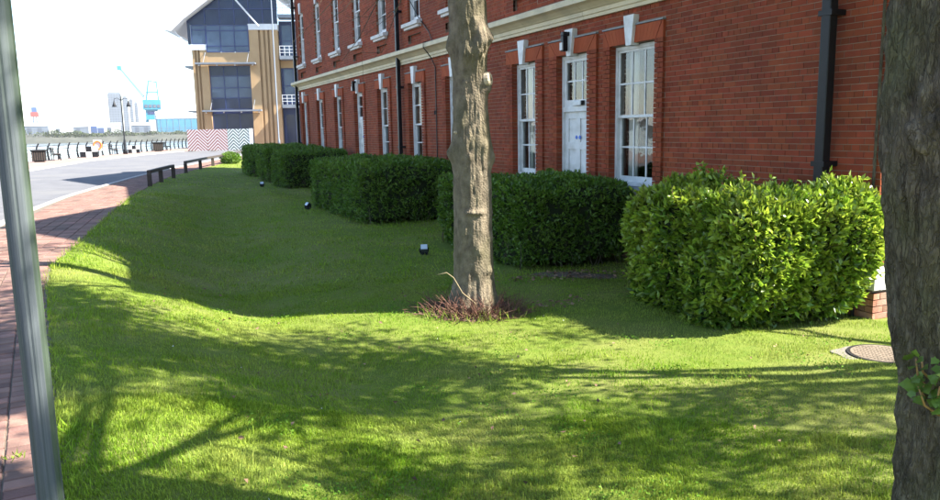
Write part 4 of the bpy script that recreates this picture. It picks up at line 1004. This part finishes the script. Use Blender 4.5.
for s in (-1,1):
    m = MB(); m.tube([(0.55,74.5,4.65),(0.55+s*.28,74.5,4.85),(0.55+s*.55,74.5,4.78),(0.55+s*.57,74.5,4.6)], .025, 6); a = m.build('arm', M['black'], LP, True)
    m = MB(); m.lathe((0.55+s*.57,74.5,4.1), [(.19,0),(.17,.1),(.09,.3),(.04,.5)], 10); m.build('lantern', M['black'], LP, True)
# chevron boards
def chevmat(name, ca, cb, k):
    m = bpy.data.materials.new(name); m.use_nodes = True; t = m.node_tree; N = t.nodes; L = t.links.new
    tc = N.new('ShaderNodeTexCoord'); sx = N.new('ShaderNodeSeparateXYZ'); L(tc.outputs['Object'], sx.inputs[0])
    def mt(op, a, b=None):
        q = N.new('ShaderNodeMath'); q.operation = op
        for i, v in enumerate((a,b)):
            if v is None: continue
            if isinstance(v, (int,float)): q.inputs[i].default_value = v
            else: L(v, q.inputs[i])
        return q.outputs[0]
    ab = mt('ABSOLUTE', sx.outputs[0]); s = mt('ADD', mt('MULTIPLY', sx.outputs[2], 1.0), ab); f = mt('FRACT', mt('MULTIPLY', s, k)); st = mt('GREATER_THAN', f, .52)
    mx = N.new('ShaderNodeMix'); mx.data_type = 'RGBA'; L(st, mx.inputs[0]); mx.inputs[6].default_value = (*ca,1); mx.inputs[7].default_value = (*cb,1); L(mx.outputs[2], N['Principled BSDF'].inputs['Base Color']); N['Principled BSDF'].inputs['Roughness'].default_value = .6
    return m
cr_, cg_ = chevmat('red_chevron', (.27,.085,.075), (.64,.58,.56), 3.3), chevmat('dark_chevron', (.07,.10,.09), (.66,.68,.67), 3.3)
HB = thing('chevron_hoarding', (6.1,78.6,0), 'row of boards painted with red and black chevrons at the road end', 'barrier', rz=rad(-22))
x = 0
for i, (wd, mt_) in enumerate(((1.9,cr_),(1.9,cr_),(1.1,cg_),(.95,cg_))):
    m = MB(); m.box(-wd/2+.01,wd/2-.01,-.04,.04,.06,2.05); o = m.build('panel', mt_, HB); o.location.x = x+wd/2; x += wd
    m = MB(); m.box(x-.03,x+.03,.0405,.10,0,1.7); m.build('strut', M['galv'], HB)
m = MB(); m.box(x+.005,x+.36,-.05,.05,.0,2.08); m.build('end_panel', M['white'], HB)
for q in (.3,2.4,4.6):
    m = MB(); m.box(q-.25,q+.25,-.3,.5,0,.0595); m.build('foot_block', M['concrete'], HB)

# ------------------------------------------------------------------ tan office building at the end of the road
O = thing('office_building', (8.48,94.6,0), 'tan office building with dark blue glazed gable and white roof', 'building', rz=rad(-17))
O.scale = (1.11,1.11,1.11)
def ob(name, mat, *bx, bevel=0):
    m = MB()
    for b in bx: m.box(*b)
    return m.build(name, M[mat], O, bevel=bevel)
# u, v(depth back), z
ob('wall', 'tan', (0,.25,.12,9,0,10.0),(.45,.6,.12,9,0,10.0),(.8,1.55,.0,9,0,10.0),(.25,.45,.3,9,0,10.0),(.6,.8,.3,9,0,10.0))
ob('wall', 'tan', (1.55,5.75,.02,9,8.45,9.75),(1.55,5.75,1.2,9,0,8.449))
ob('wall', 'tan', (5.75,6.75,.0,9,0,12.0),(6.75,6.95,.3,9,0,12.0),(6.95,7.25,.1,9,0,12.0),(7.25,7.45,.3,9,0,12.0),(7.45,7.7,.1,9,0,12.0),(7.7,7.9,.3,9,0,12.0),(7.9,8.7,.0,9,0,12.0))
ob('stone_band', 'roofwhite', (-.06,1.56,-.05,8.9,10.005,10.55)); ob('stone_band', 'roofwhite', (5.76,8.75,-.05,8.9,12.005,12.6))
# main stair window: navy frame with panes as parts
def glaz(u0, u1, z0, z1, cols, rows, v, gm, fr=.09, name='window'):
    m = MB(); pw = (u1-u0)/cols; zr = [z0+(z1-z0)*r for r in rows]
    for i in range(cols+1): q = u0+i*pw; m.box(q-fr/2,q+fr/2,v-.06,v+.04,z0,z1)
    for z in zr:
        for i in range(cols): m.box(u0+i*pw+fr/2,u0+(i+1)*pw-fr/2,v-.05,v+.04,z-fr/2,z+fr/2)
    w_ = m.build(name, M['navy'], O)
    for i in range(cols):
        for a, b in zip(zr[:-1], zr[1:]):
            p = MB(); p.box(u0+i*pw+fr/2,u0+(i+1)*pw-fr/2,v,v+.03,a+fr/2,b-fr/2); p.build('pane', M[gm(i,a) if callable(gm) else gm], w_)
    return w_
glaz(1.6,5.7,4.0,8.4,3,(0,.26,.5,.77,1),.5,lambda i,a: 'paleglass' if 5.9 < a < 6.5 or 4.9 < a < 5.5 else 'navyglass')
glaz(1.6,5.7,.1,3.55,3,(0,.5,1),.5,'navyglass')
ob('spandrel', 'navy', (1.6,5.7,.45,.6,3.56,3.99))
glaz(1.55,5.75,9.8,12.45,3,(0,.22,.8,1),-.02,lambda i,a: 'paleglass')
glaz(.1,1.5,10.6,12.45,1,(0,.75,1),.0,'paleglass')
# dark blue gable glazing
m = MB(); gp = [(-.3,10.56),(.0,10.56),(.0,12.5),(5.75,12.5),(5.75,12.61),(8.75,12.61),(8.75,15.9),(6.2,17.6),(-.3,12.9)]
m.prism(gp, 'y', .08, .5); m.build('gable_glazing', M['navyglass'], O)
m = MB()
for q in (1.5,3.0,4.45,5.9,7.3): m.box(q-.05,q+.05,.0,.079,12.62,min(17.4, 12.9+(q+.3)*.70))
for z in (14.1,15.8): m.box(max(-.2,(z-12.9)/.72-.2),8.7,-.01,.078,z-.05,z+.05)
m.build('mullion', M['navy'], O)
for s_ in (0,):
    m = MB(); m.prism([(-2.4,11.9),(-1.6,11.75),(-.3,12.95),(6.2,17.75),(12.8,13.0),(12.8,13.6),(6.2,18.5),(-1.0,13.3),(-2.3,12.4)], 'y', -1.2, 9.5); m.build('roof', M['roofwhite'], O)
m = MB(); m.tube([(4.2,-.6,15.6),(6.95,-.6,12.3)], .09, 6); m.build('brace', M['roofwhite'], O)
m = MB(); m.tube([(-1.5,-.5,11.9),(-.1,-.2,10.2)], .05, 5); m.build('brace', M['roofwhite'], O)
for u0, u1, z in ((.45,6.4,8.5),(.85,6.75,3.72)):
    q = ob('sunshade', 'canopy', (u0,u1,-1.1,-.06,z,z+.16))
    for u in (u0+.8, u1-.8):
        m = MB(); m.tube([(u,-1.0,z+.16),(u+.1,-.05,z+1.25)], .03, 5); m.build('tie_rod', M['canopy'], q)
    for u in np.linspace(u0+.3,u1-.3,4): m = MB(); m.lathe((u,-.6,z-.14), [(.06,0),(.09,.06),(.05,.139)], 8); m.build('downlight', M['roofwhite'], q)
ob('side_sunshade','canopy',(-1.0,-.005,1.0,5,3.75,3.9)); ob('side_sunshade','canopy',(-1.0,-.005,1.0,5,8.35,8.5))
# stair bay with balconies on the right
ob('stair_bay', 'navy', (8.76,13.5,1.0,9,0,13.0)); ob('spandrel','tan',(8.76,13.5,.9,.999,8.2,9.0))
glaz(9.0,13.2,4.6,8.1,4,(0,.5,1),.9,'paleglass'); glaz(9.0,13.2,9.3,12.6,4,(0,.5,1),.9,'paleglass'); glaz(9.0,13.2,.2,3.4,4,(0,1),.9,'navyglass')
for z in (4.0,8.95,13.1):
    b_ = ob('balcony','canopy',(8.9,13.4,-.9,.899,z,z+.35))
    m = MB()
    for u in np.linspace(8.95,13.3,10): m.box(u-.025,u+.025,-.88,-.83,z+.351,z+1.35)
    for zz in (.65,.95,1.3): m.box(8.9,13.4,-.885,-.825,z+zz,z+zz+.05)
    m.build('railing', M['roofwhite'], b_)
m = MB(); m.lathe((16.6,88.5,0), [(.14,0),(.14,.8),(.08,.9),(.06,19),(.001,19.1)], 12)
FP = m.build('flagpole', M['pale'], None, True); tag(FP, 'tall thin white pole in front of the tan office building', 'pole')

# ------------------------------------------------------------------ far side of the water
m = MB(); xs = np.linspace(-1500, 1500, 301); vs = []; fs = []
for i, x in enumerate(xs):
    j = 3*float(vnoise(x*.03, 1.)); vs += [(x,644+j,-3.4),(x,648+j,-1.2),(x,656+j*.5,2.0),(x,668,4.0),(x,4500,4.5)]
for i in range(300):
    for k in range(4): a = i*5+k; fs.append((a,a+5,a+6,a+1))
struct(mk('far_bank', vs, fs, M['rubble'], smooth=False))
n = 30000; x = rng.uniform(-160, 150, n); cl = fbm(x*.055, 0*x, 4., 3); k = rng.random(n) < np.clip(.75+.9*cl, .15, 1); x = x[k]; n = len(x)
hh = np.clip(3.6+3.4*fbm(x*.11, 0*x, 9., 2), 1.2, 6.5); z = rng.random(n)**1.3*(hh+2.5)-.3; yv = 658+rng.uniform(-4,6,n)
tag(leafcloud('bank_scrub', np.stack([x,yv,z],1), rng.normal(size=(n,3)), 1.1, 1.0, M['scrub'], None, .2), 'green scrub along the far bank of the water', 'shrubs', kind='stuff')
FF = thing('far_fence', (-150,672,4), 'grey fence along the top of the far bank', 'fence')
for zz in (4.8,6.2,7.4): m = MB(); m.box(-150,140,672,672.1,zz,zz+.22); m.build('rail', M['palewin'], FF)
m = MB(); m.box(-.09,.09,-.12,-.005,0,3.6); pr = mk('post', m.v, m.f, M['palewin'], None); pr.parent = FF
for i in range(1,97): o = pr.copy(); COL.objects.link(o); o.parent = FF; o.location = (i*3,0,0)
# crane, built about its own foot in units of 1.9 m
CN = thing('dock_crane', (31.7,800,4.3), 'bright cyan dock crane with a long raised jib', 'crane')
class LM(MB):
    def put(s, name, mat, parent):
        s.v = [(31.7+p[0]*1.9, 800+p[1]*1.9, 4.3+p[2]*1.9) for p in s.v]; return s.build(name, M[mat], parent)
for a, b in ((-3.4,-3),(3.6,-3),(-3.4,3),(3.6,3)): m = LM(); m.bar((a,b,0),(a*.55,b*.6,8),.9,.9); m.put('portal_leg', 'cyan', CN)
m = LM(); m.box(-2.8,2.8,-3.2,3.2,6.2,11.2); m.put('tower', 'cyan', CN)
m = LM(); m.box(-3.8,4.4,-4,4,11.21,16.0); h_ = m.put('machine_house', 'cyan', CN)
m = LM(); m.box(-1.8,2.0,-3.4,-3.205,9.0,10.4); m.put('tower_opening', 'navy', CN)
for i in range(4): m = LM(); m.box(-3.2+i*1.95,-1.8+i*1.95,-4.2,-4.005,12.2,13.6); m.put('window', 'palewin', h_)
for b in (-2,2):
    m = LM(); m.bar((-2,b,16.01),(-.4,b*.4,25.3),.5,.5); m.put('gantry_leg', 'cyan', CN); m = LM(); m.bar((3.6,b,16.01),(3.2,b*.4,25.3),.5,.5); m.put('gantry_leg', 'cyan', CN)
    m = LM(); m.bar((-.6,b*.4,25.5),(3.4,b*.4,24.6),.4,.4); m.put('gantry_tie', 'cyan', CN); m = LM(); m.bar((-2,b,19.8),(3.4,b,19.8),.4,.4); m.put('gantry_tie', 'cyan', CN)
m = LM()
for b in (-.9,.9): m.bar((-2.8,b,17.8),(-12.6,b*.3,31.2),.6,.6); m.bar((-2.8,b,16.4),(-12.6,b*.3,30.6),.5,.5)
for i in range(12): t = i/12; m.bar((-2.8-9.8*t,-.9+.6*t,17.8+13.4*t),(-2.8-9.8*(t+.08),.9-.6*t,16.4+14.2*(t+.08)),.2,.2)
m.put('jib', 'cyanpale', CN); m = LM(); m.box(-14.2,-12.2,-1,1,30.4,32.4); m.put('jib_head', 'cyan', CN)
# tower blocks
def block(x0, x1, y, zt, label, nr, nc):
    t = thing('tower_block', ((x0+x1)/2,y,4.3), label, 'tower block', 'pale tower blocks on the skyline')
    m = MB(); m.box(x0,x1,y,y+18,4.3,zt); m.build('wall', M['pale'], t)
    m = MB(); m.box(x0+1.5,x1-1.5,y+4,y+12,zt,zt+3); m.build('plant_room', M['pale'], t)
    w_ = (x1-x0)/nc; h = (zt-8)/nr; pr = None
    for i in range(nc):
        for j in range(nr):
            if pr is None:
                q = MB(); q.box(-w_*.3,w_*.3,-.3,.0,0,h*.55); pr = mk('window', q.v, q.f, M['palewin'], None); o = pr; o.parent = t
            else: o = pr.copy(); COL.objects.link(o); o.parent = t
            o.location = (x0+(i+.5)*w_-t.location.x, -.01, 8+j*h-t.location.z+.6)
block(-10.2,11.6,1500,75,'widest pale tower block, leftmost on the skyline behind the lamp post',16,5)
block(13.2,21.8,1510,69,'slim pale tower block second from the left on the skyline',15,2)
block(24.3,30.3,1530,66,'slim pale tower block third from the left on the skyline',14,1)
block(32.4,38.3,1530,60,'low pale tower block nearest the cyan crane',13,1)
SH = thing('dock_shed', (50,720,4), 'long blue dock shed with a white upper band', 'shed')
m = MB(); m.box(32.4,80,720,750,4,15.6); m.build('wall', M['bluewall'], SH)
m = MB(); m.box(32,80.4,719.7,750.3,15.61,18.6); m.build('fascia', M['roofwhite'], SH)
m = MB(); m.prism([(719.5,18.61),(750.5,18.61),(735,22)], 'x', 31.7, 80.7); m.build('roof', M['roofwhite'], SH)
for i in range(9): m = MB(); m.box(35+i*5,35.2+i*5,719.8,719.995,4.4,15.5); m.build('cladding_seam', M['canopy'], SH)
def store(x0, x1, y, h, mat, label, roof='roofwhite'):
    t = thing('store_building', ((x0+x1)/2,y,4), label, 'building', 'low stores beyond the far bank')
    m = MB(); m.box(x0,x1,y,y+14,4,4+h); m.build('wall', M[mat], t)
    m = MB(); m.prism([(y-.4,4.01+h),(y+14.4,4.01+h),(y+7,4+h*1.35)], 'x', x0-.6, x1+.6); m.build('roof', M[roof], t)
    for i in range(int((x1-x0)/7)): m = MB(); m.box(x0+2+i*7,x0+5+i*7,y-.15,y-.005,4.6,4+h*.75); m.build('door', M['palewin'], t)
store(-66,-50,700,6.5,'pale','pale low store at the left, right beside the post'); store(-46,-34,695,5.5,'roofwhite','white low store right of the red and blue mast')
store(-9,3,695,6.0,'roofwhite','white low store right of the blue containers'); store(-32,-21,705,5.5,'pale','pale store left of the blue containers'); store(12,26,700,6.0,'pale','pale store at the foot of the cyan crane')
for i, (x, lb) in enumerate(((-16.6,'left blue freight container beyond the far bank'),(-11.6,'right blue freight container beyond the far bank'))):
    t = thing('freight_container', (x,690,4), lb, 'container'); m = MB(); m.box(x-2.4,x+2.4,690,693,4,9.6-i*1.2); b_ = m.build('body', M['blue'], t)
    for q in range(8): m = MB(); m.box(x-2.2+q*.58,x-1.95+q*.58,689.85,689.995,4.3,9.2-i*1.2); m.build('rib', M['blue'], b_)
MS = thing('signal_mast', (-63,760,4.2), 'red and blue lattice mast far left near the post', 'mast')
m = MB()
for a, b in ((-1,-1),(1,-1),(1,1),(-1,1)): m.bar((-63+a*2.4,760+b*2.4,4.2),(-63+a,760+b,19),.5,.5)
for z in (6,10,14): m.bar((-65,758.2,z),(-61.5,758.2,z+3),.3,.3)
m.build('lattice', M['blue'], MS)
m = MB(); m.box(-66,-60,757,763,19,23); m.build('cabin', M['red'], MS); m = MB(); m.box(-65,-61,758,762,23.01,27); m.build('upper_cabin', M['blue'], MS)
m = MB(); m.tube([(-63,760,27),(-63,760,45)], .25, 5); m.build('aerial', M['pale'], MS)
m = MB(); m.tube([(-37,720,4),(-37,720,36)], [.4,.2], 6); tag(m.build('flag_mast', M['pale'], None), 'thin pale mast standing alone on the far bank', 'mast')

# ------------------------------------------------------------------ haze over the river
HZ = MB(); HZ.box(-9500,9500,-2500,9500,-4.5,120)
hm = bpy.data.materials.new('haze_air'); hm.use_nodes = True; hm.node_tree.nodes.remove(hm.node_tree.nodes['Principled BSDF'])
pvn = hm.node_tree.nodes.new('ShaderNodeVolumePrincipled'); pvn.inputs['Color'].default_value = (.93,.96,1,1); pvn.inputs['Density'].default_value = .0001
hm.node_tree.links.new(pvn.outputs[0], hm.node_tree.nodes['Material Output'].inputs['Volume'])
hz = HZ.build('haze', hm); tag(hz, 'pale summer haze over the river', 'haze', kind='stuff')
